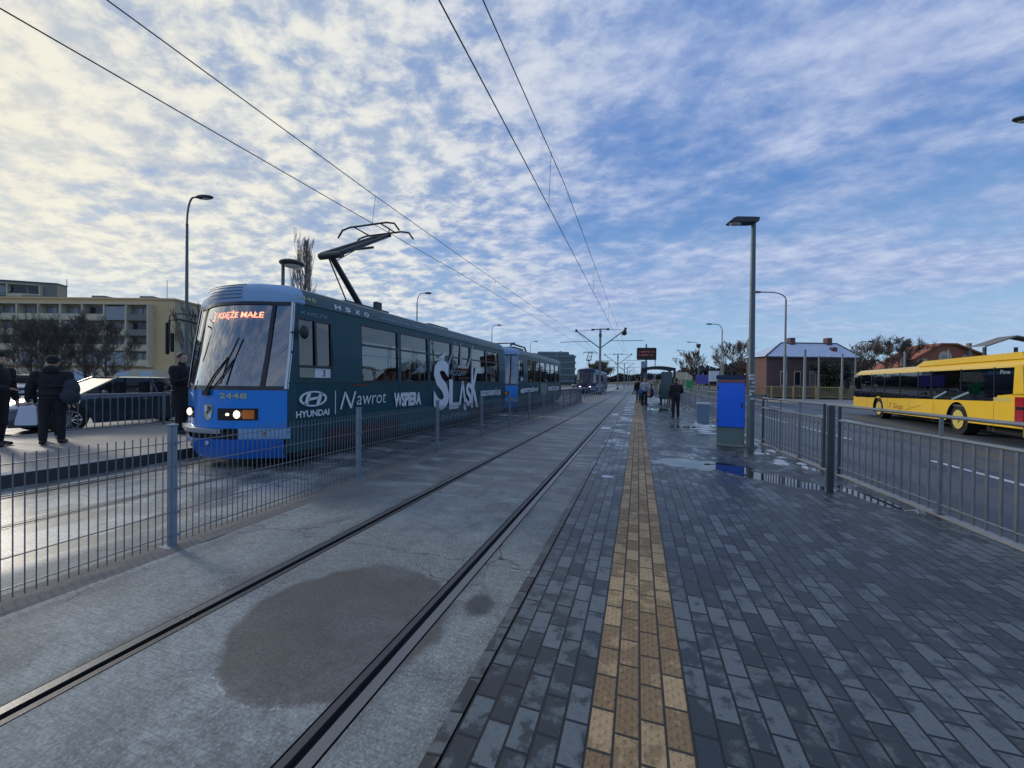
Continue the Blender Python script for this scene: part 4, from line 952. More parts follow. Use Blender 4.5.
# ================================================================= BUS
def build_bus():
    ang = atan2(.147, .989)
    t = thing('city_bus', 'yellow single decker city bus seen from its window side beyond the railing', 'bus', (9.62, 16.0, -.12), -ang)
    # local: y forward, near side at x = 0 facing -x, body to x = 2.5
    S0, S1 = -2.86, 9.45; W = 2.45
    zb = lambda s_: .92 + (8 - s_) * .02      # window sill
    def ztop(y): return interp(y, [(S0, 1.36), (S0 + .35, 1.33), (-1.9, 1.28), (-1.80, zb(-1.7) + .05), (-1.68, zb(-1.7)), (S1 - .45, zb(S1)), (S1 - .02, .95), (S1, .5)])
    def zbot(y):
        z = .30 + .14 * (6.2 - y) / 8
        for c in (0, 6.2):
            if abs(y - c) < .6: z = max(z, .42 + sqrt(.36 - (y - c) ** 2))
        return z
    yy = sorted(set([S0, S0 + .35, -1.9, -1.80, -1.68, S1 - .45, S1 - .02, S1] + [c + .6 * cos(a) for c in (0, 6.2) for a in frange(0, pi, 24)] + [c + k_ for c in (0, 6.2) for k_ in (-.601, .601)] + [1 + k_ for k_ in range(5)]))
    mb = MB()
    for x in (0, W):
        for p, q in zip(yy, yy[1:]): mb.add([(x, p, zbot(p)), (x, q, zbot(q)), (x, q, ztop(q)), (x, p, ztop(p))], [(0, 1, 2, 3)])
    # rear and cornice
    mb.add([(0, S0, .25), (W, S0, .25), (W, S0, 1.36), (0, S0, 1.36)], [(0, 1, 2, 3)])
    mb.add([(0, S0, 1.3), (.0, S0 + .38, 1.3), (.0, S0 + .33, 2.08), (0, S0 + .05, 2.08)], [(0, 1, 2, 3)]); mb.add([(0, S0, 1.3), (W, S0, 1.3), (W, S0 + .05, 2.08), (0, S0 + .05, 2.08)], [(0, 1, 2, 3)])
    prof = [(0, 2.03), (.02, 2.16), (.12, 2.25), (.5, 2.30), (W - .5, 2.30), (W - .12, 2.25), (W - .02, 2.16), (W, 2.03)]
    mb.grid(lambda u, v: (prof[int(u)][0], v, prof[int(u)][1] - (.0 if v < S1 - .3 else .12)), range(8), [S0 + .03, 3, S1 - .6, S1 - .05])
    mb.add([(p[0], S0 + .03, p[1]) for p in prof], [list(range(8))])
    obj('body', mb, M['bus_yellow'], t)
    mb = MB(); mb.prism([(S0 + .1, 2.24), (S0 + .2, 2.42), (2.25, 2.42), (2.75, 2.28), (2.75, 2.24)], 'x', .06, W - .06); obj('roof_fairing', mb, M['bus_yellow'], t)
    # glazing band
    mb = MB(); mb.add([(.004, S1 - .45, zb(S1)), (.004, -1.7, zb(-1.7)), (.004, -1.9, 1.31), (.004, S0 + .36, 1.35), (.004, S0 + .32, 2.06), (.004, S1 - .12, 2.06), (.004, S1 - .03, 1.2)], [list(range(7))])
    gl = obj('side_glazing', mb, M['glass_bus'], t)
    mb = MB()
    for s_ in (8.35, 7.0, 5.5, 4.0, 2.5, 1.55, -.2, -1.75): mb.box(-.003, .002, s_ - .035, s_ + .035, zb(s_) + .01, 2.05)
    obj('window_pillar', mb, M['black_gloss'], gl)
    for (a, b_) in ((-.65, .25), (.55, 1.35)):
        mb = MB(); mb.add([(-.006, a, 1.32), (-.006, a + .06, 1.36), (-.006, b_ + .05, 1.12), (-.006, b_, 1.06)], [(0, 1, 2, 3)]); obj('window_stripe', mb, M['pale_text'], gl)
    # dark box behind the glass
    mb = MB(); mb.box(.25, W - .03, S0 + .5, S1 - .2, .9, 2.02); mb.box(.05, .25, S0 + .4, S1 - .3, .88, .93); obj('interior', mb, M['interior'], t)
    for k in range(9): y = -1.6 + k * 1.1; mb = MB(); mb.bbox(.1, .5, y, y + .1, 1.0, 1.5, .02); obj('passenger_seat', mb, M['seat'], t)
    mb = MB(); mb.add([(0, S1 - .45, zb(S1)), (0, S1 - .02, 1.2), (.02, S1 - .05, 2.05), (W, S1 - .05, 2.05), (W, S1, .9), (0, S1, .9)], [(1, 2, 3, 4, 5)]); obj('windscreen', mb, M['glass_bus'], t)
    mb = MB(); mb.tube([(.0, S1 - .1, 1.95), (-.22, S1 + .15, 1.85)], .02, 6); a = obj('mirror_arm', mb, M['black'], t); mb = MB(); mb.bbox(-.34, -.14, S1 + .08, S1 + .2, 1.3, 1.8, .03); obj('mirror', mb, M['black'], a)
    for s_ in (0.0, 6.2):
        mb = MB(); mb.cyl((.06, s_, .47), .47, .3, 'x', 28); w = obj('wheel', mb, M['tyre'], t, True)
        mb = MB(); mb.cyl((.03, s_, .47), .30, .05, 'x', 24, .27); mb.cyl((-.0, s_, .47), .10, .04, 'x', 14); obj('rim', mb, M['rim_yellow'], w, True)
        mb = MB(); mb.grid(lambda a, x: (x, s_ + .6 * cos(a), .42 + .6 * sin(a)), frange(0, pi, 12), [0, .5]); obj('wheel_arch', mb, M['under'], t)
    mb = MB(); mb.box(.45, W - .4, S0 + .3, S1 - .4, .2, .46); obj('underframe', mb, M['under'], t)
    mb = MB(); mb.bbox(-.015, .25, S0 - .05, S0 + .30, .48, 1.28, .02); tl_ = obj('tail_lamp', mb, M['red_lens'], t); mb = MB(); mb.bbox(-.021, .2, S0 - .056, S0 + .24, .92, 1.02, .01); obj('lamp_band', mb, M['black_gloss'], tl_)
    mb = MB(); mb.box(-.004, .002, S0 + .45, S0 + 1.12, 1.12, 1.23); obj('grille', mb, M['rim_yellow'], t)
    mb = MB()
    for (s_, z0, z1) in ((-1.75, .27, 1.1), (1.4, .27, .95), (3.2, .27, .95), (5.2, .27, .95), (7.6, .27, .9)): mb.box(-.003, .001, s_ - .006, s_ + .006, z0, z1)
    obj('panel_seams', mb, M['bus_text'], t)
    mb = MB(); lettering(mb, '7 Siup', lambda u, v: (-.005, 5.05 - 1.35 * u, .48 + .30 * v), shear=.3); mb.add([(-.005, 3.5, .55), (-.005, 3.45, .58), (-.005, 2.3, .80), (-.005, 2.2, .80)], [(0, 1, 2, 3)]); obj('lettering', mb, M['bus_text'], t)
    mb = MB(); lettering(mb, 'Fime', lambda u, v: (-.005, -2.0 - .38 * u, 1.86 + .11 * v), bold=.02); obj('lettering', mb, M['pale_text'], t)
    mb = MB(); mb.bbox(1.0, 1.5, -1.7, -1.25, 2.42, 2.66, .05); obj('roof_hatch', mb, M['black'], t)
build_bus()

# ================================================================= CARS
def build_car(name, label, loc, rz, paint, L_=4.5, W=1.8, H=1.45, hatch=False, group=None):
    t = thing(name, label, 'car', loc, rz, group)
    # local: front at y=0, rear at y=L; side profile (y, z, halfwidth)
    hw = W / 2; wb = (.19 * L_, .79 * L_); R = .33
    top = [(0, .55), (.03, .72), (.35, .82), (.9, .90), (1.25, .94), (L_ - .9 if not hatch else L_ - .35, 1.0), (L_ - .12, .97), (L_ - .02, .80), (L_, .5)]
    bot = .22
    mb = MB()
    n = 46; ys = [L_ * i / n for i in range(n + 1)]
    def sec(y):
        zt = interp(y, top); e = min(1, (min(y, L_ - y) / .35 + .0)) ** .5; w = hw * (.80 + .20 * e)
        zb_ = bot
        for c in wb:
            d = abs(y - c * 1.0)
            if d < R + .06: zb_ = max(zb_, .33 + sqrt(max(0, (R + .06) ** 2 - d * d)))
        zb_ = min(zb_, zt - .12)
        return [(-w * .62, zt + .015), (-w * .9, zt - .02), (-w * .985, zt - .10), (-w, max(zb_ + .02, zt - .3)), (-w * .98, zb_)], zt, zb_, w
    secs = []
    for y in ys:
        h, zt, zb_, w = sec(y); pr = [(x, z) for x, z in h][::-1] + [(0, zt + .03)] + [(-x, z) for x, z in h]
        secs.append([(x, y, z) for x, z in pr])
    k = len(secs[0]); vs = [p for s_ in secs for p in s_]
    mb.add(vs, [(i * k + j, i * k + j + 1, (i + 1) * k + j + 1, (i + 1) * k + j) for i in range(n) for j in range(k - 1)])
    mb.add(secs[0], [list(range(k))]); mb.add(secs[-1], [list(range(k))[::-1]])
    body = obj('body', mb, paint, t, True)
    # greenhouse
    y0, y1 = 1.10, (L_ - .65 if not hatch else L_ - .15); ra, rb = y0 + .85, (y1 - .75 if not hatch else y1 - .4)
    wb0, wt = hw * .90, hw * .68; zb0 = .93
    gh = [[(-wb0, y0 + .0, zb0), (wb0, y0, zb0)], [(-wt, ra, H - .03), (wt, ra, H - .03)], [(-wt, rb, H - .03), (wt, rb, H - .03)], [(-wb0, y1, zb0 + .06), (wb0, y1, zb0 + .06)]]
    mb = MB(); P = [p for r in gh for p in r]; mb.add(P, [(0, 1, 3, 2)]); obj('windscreen', mb, M['glass_car'], t)
    mb = MB(); mb.add(P, [(4, 5, 7, 6)]); obj('rear_window', mb, M['glass_car'], t)
    mb = MB(); mb.add(P, [(0, 2, 4, 6), (1, 7, 5, 3)]); sw = obj('side_window', mb, M['glass_car'], t)
    for sx in (-1, 1):
        for (a, b_) in (((y0, zb0), (ra, H - .03)), ((y1, zb0 + .06), (rb, H - .03)), (((ra + rb) / 2 + .1, zb0), ((ra + rb) / 2 + .02, H - .03))):
            mb = MB(); mb.tube([(sx * (wb0 + .004), a[0], a[1]), (sx * (wt + .004), b_[0], b_[1])], .028, 5); obj('pillar', mb, paint, t, True)
    mb = MB(); mb.grid(lambda u, v: (u * wt * 1.03, ra - .04 + (rb - ra + .08) * v, H - .035 + .05 * (1 - u * u) * (1 - (2 * v - 1) ** 4 * .7)), frange(-1, 1, 8), frange(0, 1, 8)); obj('roof', mb, paint, t, True)
    mb = MB(); mb.box(-hw * .8, hw * .8, y0 + .5, y1 - .3, .5, .96)
    for yy in (y0 + .95, y0 + 1.85):
        for sx in (-.35, .35): mb.bbox(sx - .2, sx + .2, yy, yy + .12, .9, 1.28, .03)
    obj('interior', mb, M['black'], t)
    for c in wb:
        for sx in (-1, 1):
            xx = sx * (hw - .10); mb = MB(); mb.cyl((xx - .09, c, R), R, .18, 'x', 24); w = obj('wheel', mb, M['tyre'], t, True)
            mb = MB(); xo = sx * (hw - .005)
            for q in range(10):
                a = 2 * pi * q / 10; mb.tube([(xo, c + .04 * cos(a), R + .04 * sin(a)), (xo, c + .22 * cos(a), R + .22 * sin(a))], [.022, .016], 5)
            mb.grid(lambda a, r: (xo, c + r * cos(a), R + r * sin(a)), frange(0, 2 * pi, 20), [.205, .24]); mb.cyl((xo - .01, c, R), .05, .02, 'x', 10); obj('rim', mb, M['rim'], w)
            mb = MB(); mb.cyl((sx * (hw - .13) - .1, c, .40), R + .05, .2, 'x', 20); obj('wheel_arch', mb, M['black'], t)
    for sx in (-1, 1):
        mb = MB(); mb.ell((sx * hw * .68, .08, .66), (.22, .13, .08), 12, 8); obj('headlight', mb, M['lens'], t, True)
        mb = MB(); mb.ell((sx * hw * .75, L_ - .05, .80), (.2, .08, .08), 12, 8); obj('tail_light', mb, M['red_lens'], t, True)
        mb = MB(); mb.ell((sx * (hw + .07), y0 + .42, .99), (.11, .06, .07), 10, 6); obj('wing_mirror', mb, paint, t, True)
        mb = MB(); mb.box(sx * hw - .008, sx * hw + .008, y0 + 1.25, y0 + 1.42, .80, .825); mb.box(sx * hw - .008, sx * hw + .008, y0 + 2.2, y0 + 2.36, .80, .825); obj('door_handle', mb, M['rim'], t)
        mb = MB()
        for yy in (y0 + .45, y0 + 1.5, y0 + 2.45): mb.box(sx * hw - .004, sx * hw + .003, yy - .005, yy + .005, .3, .85)
        obj('door_seam', mb, M['black'], t)
    mb = MB(); mb.box(-.26, .26, -.03, .0, .42, .53); obj('licence_plate', mb, M['white_text'], t)
    mb = MB(); mb.box(-.45, .45, -.012, .02, .58, .70); mb.box(-.7, .7, -.01, .03, .28, .38); obj('grille', mb, M['black'], t)
    return t
build_car('parked_car', 'dark blue saloon car behind the sidewalk railing, bright sky on its windscreen', (-14.25, 4.75, 0), radians(-2), M['car_blue'], 4.75, 1.82, 1.43)
build_car('parked_car', 'silver grey car standing just behind the dark blue saloon', (-17.9, 8.6, 0), radians(-4), M['car_silver'], 4.4, 1.8, 1.42)
build_car('parked_car', 'white hatchback far across the car park below the apartment block', (-34.5, 12.6, 0), radians(60), M['car_white'], 4.0, 1.75, 1.5, True)
build_car('parked_car', 'dark car at the left frame edge behind the bystanders', (-27, 6.6, 0), radians(70), M['car_black'], 4.6, 1.9, 1.75, True)
build_car('parked_car', 'silver grey car between the left dark car and the hooded bystander', (-22.0, 6.2, 0), radians(65), M['car_silver'], 4.2, 1.8, 1.45, True)
build_car('distant_car', 'small white car far down the road right of the dark blue tram', (-10.4, 98, 0), 0, M['car_white'], 4.2, 1.8, 1.5, True)
build_car('distant_car', 'small dark car far down the road beside the brown tree', (-13.5, 88, 0), 0, M['car_black'], 4.4, 1.8, 1.6, True)

# railing on the far sidewalk
t = thing('sidewalk_railing', 'grey steel railing with thin uprights along the far sidewalk before the cars', 'railing', (-12.42, 5.1, .12))
mb = MB(); mb.tube([(0, 0, .86), (0, 22, .86)], .02, 6); mb.tube([(0, 0, .06), (0, 22, .06)], .015, 6); obj('rail', mb, M['rail_bar'], t, True)
mb = MB(); mb.box(-.006, .006, 0, .01, .06, .86)
for i in range(1, 150): mb.box(-.005, .005, i * .145 - .009, i * .145 + .009, .06, .86)
obj('bars', mb, M['rail_bar'], t)
mb = MB(); mb.bbox(-.025, .025, -.025, .025, 0, .9, .005); first = obj('post', mb, M['rail_bar'], t)
for i in range(1, 12):
    p = bpy.data.objects.new('post', first.data); C.objects.link(p); p.parent = t; p.location = (0, i * 2, 0)

# ================================================================= CABINET, BIN, BOARDS, SHELTER
t = thing('ad_cabinet', 'square cabinet with bright blue front panel on a grey base beside the lamp post', 'cabinet', (2.02, 9.95, 0), radians(-9))
mb = MB(); mb.bbox(-.27, .27, -.17, .20, 0, .42, .01); obj('base', mb, M['cab_grey'], t)
mb = MB(); mb.bbox(-.28, .28, -.19, .22, .421, 1.50, .012); obj('cabinet_body', mb, M['cab_grey'], t)
mb = MB(); mb.bbox(-.272, .272, -.205, -.191, .43, 1.42, .004); obj('front_panel', mb, M['poster_blue'], t)
mb = MB(); mb.bbox(-.295, .295, -.21, .24, 1.505, 1.60, .015); cp_ = obj('roof', mb, M['navy'], t)
mb = MB(); mb.box(-.27, .27, -.213, -.207, 1.445, 1.475); obj('red_line', mb, M['red_lens'], t)
mb = MB(); mb.box(-.3, .3, -.19, .22, -.0, .03); obj('plinth', mb, M['kerb'], t)
mb = MB(); mb.bbox(.20, .235, -.2115, -.2, .86, .98, .004); obj('lock', mb, M['lamp_head'], t)
for z in (.52, 1.28): mb = MB(); mb.bbox(-.268, -.245, -.212, -.2, z, z + .07, .003); obj('hinge', mb, M['lamp_head'], t)
t = thing('litter_bin', 'blue grey litter bin with pale left side and lid beyond the cabinet', 'bin', (2.17, 14.85, 0), radians(-8))
mb = MB(); mb.prism([(-.18, 0), (.18, 0), (.20, .66), (-.20, .66)], 'y', -.22, .22); obj('bin_body', mb, M['bin_blue'], t)
mb = MB(); mb.bbox(-.22, .22, -.25, .25, .66, .73, .02); obj('lid', mb, M['bin_pale'], t)
mb = MB(); mb.prism([(-.20, .04), (-.185, .04), (-.205, .64), (-.22, .64)], 'y', -.16, .16); obj('side_panel', mb, M['bin_pale'], t)
t = thing('timetable_board', 'white notice board on two dark posts between bin and blue cabinet', 'notice board', (3.95, 22.3, 0), radians(10))
mb = MB(); mb.bbox(-.45, .05, -.03, .03, 1.5, 2.05, .01); mb2 = MB(); obj('board', mb, M['white_text'], t)
mb = MB(); mb.bbox(.155, .55, -.06, .06, 1.35, 1.85, .01); obj('side_box', mb, M['cab_grey'], t)
mb = MB(); mb.box(.3, .52, -.04, .04, .1, 1.34); obj('screen', mb, M['rust'], t)
for x in (-.42, .2):
    mb = MB(); mb.tube([(x, .05, 0), (x, .05, 2.0)], .03, 8); obj('post', mb, M['lamp_pole'], t, True)
def sign(name, label, loc, w, h, z, m, cat='sign', rnd_=False, pole_h=None, rz=.2):
    t = thing(name, label, cat, loc, rz); mb = MB()
    if rnd_: mb.cyl((0, -.03, z + h / 2), w / 2, .04, 'y', 20)
    else: mb.bbox(-w / 2, w / 2, -.03, .03, z, z + h, .01)
    obj('sign_board', mb, M[m], t, rnd_); mb = MB(); mb.tube([(0, .05, 0), (0, .05, pole_h or z + h)], .035, 6); obj('post', mb, M['pole_grey'], t, True); return t
sign('road_sign', 'violet blue rectangular sign on a post in the distance past the railing', (5.45, 37.5, -.1), 1.2, .8, 1.45, 'purple', pole_h=2.4)
sign('road_sign', 'small white sign with blue foot left of the violet sign', (3.68, 37, -.0), 1.05, .65, 1.7, 'panel_white')
t = sign('shop_sign', 'green and white advertising pillar right of the standing man in black', (4.05, 35, -.1), .5, .85, .95, 'green_sign', pole_h=2.3)
mb = MB(); mb.cyl((0, -.05, 1.95), .25, .05, 'y', 18); obj('round_board', mb, M['panel_white'], t, True)
t = thing('departure_board', 'dark electronic departure board raised on a pole above the shelter', 'display board', (.57, 28.6, 0), radians(10))
mb = MB(); mb.bbox(-.68, .62, -.12, .12, 3.0, 3.85, .03); obj('casing', mb, M['black'], t)
mb = MB(); lettering(mb, '3  KSIĘŻE MAŁE   5 min', lambda u, v: (-.55 + 1.05 * u, -.124, 3.5 + .12 * v)); lettering(mb, '5  OPORÓW   9 min', lambda u, v: (-.55 + .95 * u, -.124, 3.28 + .12 * v)); obj('display_text', mb, emis('dim red led', (.6, .12, .08), .35), t)
mb = MB(); mb.tube([(-.05, 0, 0), (-.05, 0, 4.1)], .06, 8); obj('pole', mb, M['pole_grey'], t, True)
mb = MB(); mb.tube([(.56, 0, 2.4), (.56, 0, 3.1)], .03, 6); obj('bracket', mb, M['pole_grey'], t, True)
mb = MB(); mb.bbox(-.42, .0, -.2, -.14, 1.5, 2.9, .01); obj('stop_flag', mb, M['coat_pale'], t)
# shelter
t = thing('tram_shelter', 'dark framed glass tram shelter with curved roof on the platform', 'shelter', (1.2, 26.2, 0), 0)
mb = MB(); mb.grid(lambda u, v: (-1.0 + 2.05 * u, v, 2.33 + .13 * sin(pi * u)), frange(0, 1, 10), [0, 4.2]); mb.grid(lambda u, v: (-1.0 + 2.05 * u, v, 2.25 + .13 * sin(pi * u)), frange(0, 1, 10), [0, 4.2])
mb.grid(lambda u, v: (-1.0 + 2.05 * u, -.002, v + .13 * sin(pi * u)), frange(0, 1, 10), [2.2, 2.34]); obj('roof', mb, M['dark_steel'], t)
for x in (-.95, .98):
    for y in (.08, 4.1):
        mb = MB(); mb.bbox(x - .07, x + .07, y - .06, y + .06, 0, 2.3, .01); obj('post', mb, M['dark_steel'], t)
mb = MB(); mb.box(.92, .94, .2, 4.0, .3, 2.1); obj('back_pane', mb, M['glass_clear'], t)
mb = MB(); mb.box(-.1, .86, 4.05, 4.08, .3, 2.1); obj('side_pane', mb, M['glass_clear'], t)
mb = MB(); mb.box(.2, .86, .10, .14, .35, 2.1); obj('poster_case', mb, M['glass_green'], t)
mb = MB(); mb.bbox(.45, .85, .5, 3.7, .45, .5, .01); mb.box(.6, .65, .7, .75, 0, .45); mb.box(.6, .65, 3.4, 3.45, 0, .45); obj('bench', mb, M['dark_steel'], t)
t = thing('blue_kiosk', 'blue panelled booth at the far left edge behind the bystanders', 'kiosk', (-38.2, 10.8, 0), radians(70))
mb = MB(); mb.bbox(-1.6, 1.6, -1, 1, 0, 5.2, .05); obj('wall', mb, M['blue_kiosk'], t)
mb = MB(); mb.box(-.5, -.42, -1.02, -1, .2, 5); mb.box(.5, .58, -1.02, -1, .2, 5); obj('seams', mb, M['lamp_head'], t)
mb = MB(); mb.bbox(-1.7, 1.7, -1.1, 1.1, 5.2, 5.35, .02); obj('roof', mb, M['panel_white'], t)

# ================================================================= PEOPLE
def remesh(mb, vox=.012, smooth_it=4):
    me = bpy.data.meshes.new('tmp'); me.from_pydata(mb.v, [], mb.f); o = bpy.data.objects.new('tmp', me); C.objects.link(o)
    r = o.modifiers.new('r', 'REMESH'); r.mode = 'VOXEL'; r.voxel_size = vox
    if smooth_it: s_ = o.modifiers.new('s', 'SMOOTH'); s_.iterations = smooth_it; s_.factor = .5
    dg = bpy.context.evaluated_depsgraph_get(); dg.update(); m2 = bpy.data.meshes.new_from_object(o.evaluated_get(dg))
    bpy.data.objects.remove(o); bpy.data.meshes.remove(me); out = MB()
    out.v = [v.co[:] for v in m2.vertices]; out.f = [list(p.vertices) for p in m2.polygons]; out.m = [0] * len(out.f); bpy.data.meshes.remove(m2); return out
def limb(mb, pts, rs, n=10):
    mb.tube(pts, rs, n)
    for p, r in zip(pts, rs): mb.ell(p, (r, r, r), n, 6)
def person(label, loc, rz, h=1.75, top='coat_black', bottom='trouser', shoe='shoe', hair='hair', head_turn=0., coat_len=.85, hat=None, hood=None,
           armL=None, armR=None, step=.05, group=None, seated=False, fat=1., long_hair=False, pack=None):
    """local: +y is the way the person faces, +x is their right hand side"""
    t = thing('person', label, 'person', loc, rz, group); k = h / 1.75
    S = lambda p: Vector(p) * k
    det = .0085 if h < 0 else .011
    body = MB(); hipz = .92; fx = .10
    hip = {s_: (s_ * .09, 0, .90) for s_ in (-1, 1)}
    legs = {}
    for s_ in (-1, 1):
        if seated: legs[s_] = [(s_ * .09, 0, .52), (s_ * .12, .42, .50), (s_ * .12, .44, .09)]
        else: legs[s_] = [hip[s_], (s_ * .105, s_ * step * .6 + .01, .49), (s_ * .11, s_ * step - .02, .085)]
    dz = -.38 if seated else 0
    def U(p): return (p[0], p[1], p[2] + dz)
    arms = {-1: armL or [(-.21, 0, 1.40), (-.27, -.02, 1.12), (-.26, .06, .87)], 1: armR or [(.21, 0, 1.40), (.27, -.02, 1.12), (.26, .06, .87)]}
    arms = {s_: [U(p) for p in a] for s_, a in arms.items()}
    for s_ in (-1, 1):
        limb(body, [S(p) for p in legs[s_]], [.078 * k, .052 * k, .036 * k])
        an = legs[s_][2]; limb(body, [S((an[0], an[1] - .03, .04)), S((an[0] + s_ * .01, an[1] + .15, .03))], [.036 * k, .03 * k])
        limb(body, [S(p) for p in arms[s_]], [.05 * k, .037 * k, .026 * k])
        # hand
        w = Vector(arms[s_][2]); d = (w - Vector(arms[s_][1])).normalized(); e = d.orthogonal().normalized(); side = Vector((0, 1, 0)) - d * d.y
        side = side.normalized() if side.length > .1 else e; nrm = d.cross(side)
        pc = w + d * .055; rot = Matrix((side, nrm, d)).transposed()
        body.ell(S(pc), (.040 * k, .016 * k, .055 * k), 10, 8, rot)
        for q, (o_, ln) in enumerate(((-.03, .062), (-.01, .075), (.011, .07), (.03, .055))):
            a = w + d * .095 + side * o_; b_ = a + d * ln * .5 + nrm * .006 * s_; c_ = b_ + d * ln * .45 + nrm * .02 * s_
            limb(body, [S(a), S(b_), S(c_)], [.009 * k, .008 * k, .007 * k], 6)
        a = w + d * .03 + side * .035; b_ = a + side * .03 + d * .025; c_ = b_ + side * .008 + d * .03; limb(body, [S(a), S(b_), S(c_)], [.011 * k, .0095 * k, .008 * k], 6)
    body.ell(S(U((0, 0, .95))), (.15 * k, .11 * k, .13 * k)); body.ell(S(U((0, .0, 1.22))), (.16 * k, .11 * k, .24 * k)); body.ell(S(U((0, 0, 1.37))), (.19 * k, .09 * k, .08 * k))
    limb(body, [S(U((0, -.01, 1.42))), S(U((0, .015, 1.55)))], [.055 * k, .05 * k])
    hc = Vector(U((0, .02, 1.635))); R = Matrix.Rotation(head_turn, 3, 'Z')
    def Hh(p): return S(hc + R @ Vector(p))
    hk = MB(); hk.ell(Hh((0, 0, .015)), (.074 * k, .092 * k, .100 * k), 16, 10); hk.ell(Hh((0, .03, -.05)), (.052 * k, .058 * k, .06 * k), 12, 8)
    limb(hk, [Hh((0, .085, .01)), Hh((0, .105, -.018))], [.011 * k, .014 * k], 8); hk.ell(Hh((0, .088, -.055)), (.024 * k, .01 * k, .007 * k), 8, 6)
    for s_ in (-1, 1): hk.ell(Hh((s_ * .076, -.005, -.005)), (.010 * k, .018 * k, .03 * k), 8, 6)
    body.add(hk.v, hk.f)
    b = obj('body', remesh(body, det, 2), M['skin'], t, True)
    for s_ in (-1, 1):
        mb = MB(); mb.ell(Hh((s_ * .030, .083, .012)), (.012 * k, .008 * k, .008 * k), 8, 6); obj('eye', mb, M['black_gloss'], b, True)
    # hair / hat
    mb = MB()
    for j in range(1):
        mb.ell(Hh((0, -.014, .040)), (.085 * k, .098 * k, .090 * k), 18, 12)
        if long_hair: mb.ell(Hh((0, -.05, -.06)), (.085 * k, .06 * k, .14 * k), 14, 8)
    # cut away the face
    keep = MB(); keep.v = mb.v
    for f in mb.f:
        c = sum((Vector(mb.v[i]) for i in f), Vector()) / len(f); q = R.transposed() @ (c / k - hc)
        if q.y > .045 and q.z < .075: continue
        if q.z < -.03 and not long_hair: continue
        keep.f.append(f); keep.m.append(0)
    obj('hair', keep, M[hair], t, True)
    if hat:
        mb = MB(); mb.ell(Hh((0, -.008, .068)), (.094 * k, .108 * k, .085 * k), 18, 10); 
        if hat != 'hood': mb.cyl(Hh((0, -.008, .030)), .090 * k, .04 * k, 'z', 18)
        obj('hat', mb, M[{'beanie': 'coat_black', 'hood': 'coat_beige'}[hat]], t, True)
    # trousers
    mb = MB()
    for s_ in (-1, 1):
        a, m_, c_ = legs[s_]; c2 = (c_[0], c_[1], c_[2] + .02)
        limb(mb, [S(a), S(m_), S(c2)], [.098 * k * fat, .072 * k, .060 * k], 12)
        mb.ell(S((m_[0], m_[1] + .01, m_[2] - .06)), (.07 * k, .075 * k, .09 * k))
    mb.ell(S(U((0, 0, .93))), (.165 * k * fat, .125 * k * fat, .12 * k)); obj('trousers', remesh(mb, .014, 3), M[bottom], t, True)
    # jacket
    mb = MB(); mb.ell(S(U((0, -.005, 1.25))), (.20 * k * fat, .145 * k * fat, .27 * k)); mb.ell(S(U((0, -.005, 1.41))), (.205 * k, .105 * k, .085 * k)); mb.ell(S(U((0, 0, 1.02))), (.195 * k * fat, .15 * k * fat, .17 * k))
    if coat_len < .8: limb(mb, [S(U((0, 0, 1.0))), S(U((0, 0, coat_len)))], [.17 * k * fat, .185 * k * fat], 14)
    limb(mb, [S(U((0, -.005, 1.46))), S(U((0, .0, 1.52)))], [.075 * k, .068 * k], 12)
    q = random.Random(int(h * 1000))
    for s_ in (-1, 1):
        a, m_, c_ = arms[s_]; c2 = Vector(m_) + (Vector(c_) - Vector(m_)) * .96
        limb(mb, [S(a), S(m_), S(c2)], [.082 * k, .066 * k, .048 * k], 12)
        for j in range(5): u = .15 + .16 * j; p = Vector(a) + (Vector(m_) - Vector(a)) * u; mb.ell(S(p + Vector((q.uniform(-.015, .015), q.uniform(-.02, .02), 0))), (.078 * k, .078 * k, .022 * k), 10, 6)
    for j in range(6): mb.ell(S(U((q.uniform(-.04, .04), q.uniform(-.03, .02), .92 + j * .08))), (.195 * k * fat, .148 * k * fat, .028 * k), 14, 6)
    if hood: mb.ell(S(U((0, -.11, 1.49))), (.12 * k, .08 * k, .09 * k))
    obj('jacket', remesh(mb, .013, 3), M[top], t, True)
    for s_ in (-1, 1):
        an = legs[s_][2]; mb = MB(); limb(mb, [S((an[0], an[1] - .045, .05)), S((an[0] + s_ * .01, an[1] + .06, .048)), S((an[0] + s_ * .02, an[1] + .165, .036))], [.046 * k, .045 * k, .036 * k], 10)
        mb2 = remesh(mb, .012, 1); mb2.v = [(x, y, max(z, .002)) for x, y, z in mb2.v]; obj('shoe', mb2, M[shoe], t, True)
    return t
# rz: facing; +y local rotated
person('man in black cap and dark jacket at the left frame edge, turned right', (-11.14, 3.76, .12), radians(-62), 1.72, 'coat_black', 'trouser', hat='beanie', armR=[(.21, 0, 1.40), (.25, .06, 1.14), (.12, .28, 1.08)])
person('bystander in black jacket and beanie seen from behind, holding a white bag', (-10.60, 4.25, .12), radians(52), 1.66, 'coat_black', 'trouser', hat='beanie', fat=1.05, hood=True,
       armL=[(-.22, 0, 1.40), (-.30, -.02, 1.12), (-.33, .02, .88)])
person('bystander with pale hood and white shoes half hidden behind the one with the bag', (-11.35, 4.52, .12), radians(50), 1.56, 'coat_navy', 'trouser', 'shoe_white', hat='hood')
person('tall man in long black coat looking at his phone beside the tram front', (-10.06, 6.10, .12), radians(-70), 1.86, 'coat_black', 'trouser', coat_len=.62, head_turn=radians(-10),
       armR=[(.21, 0, 1.40), (.25, .04, 1.12), (.08, .30, 1.20)], armL=[(-.21, 0, 1.40), (-.25, .04, 1.12), (-.05, .30, 1.20)])
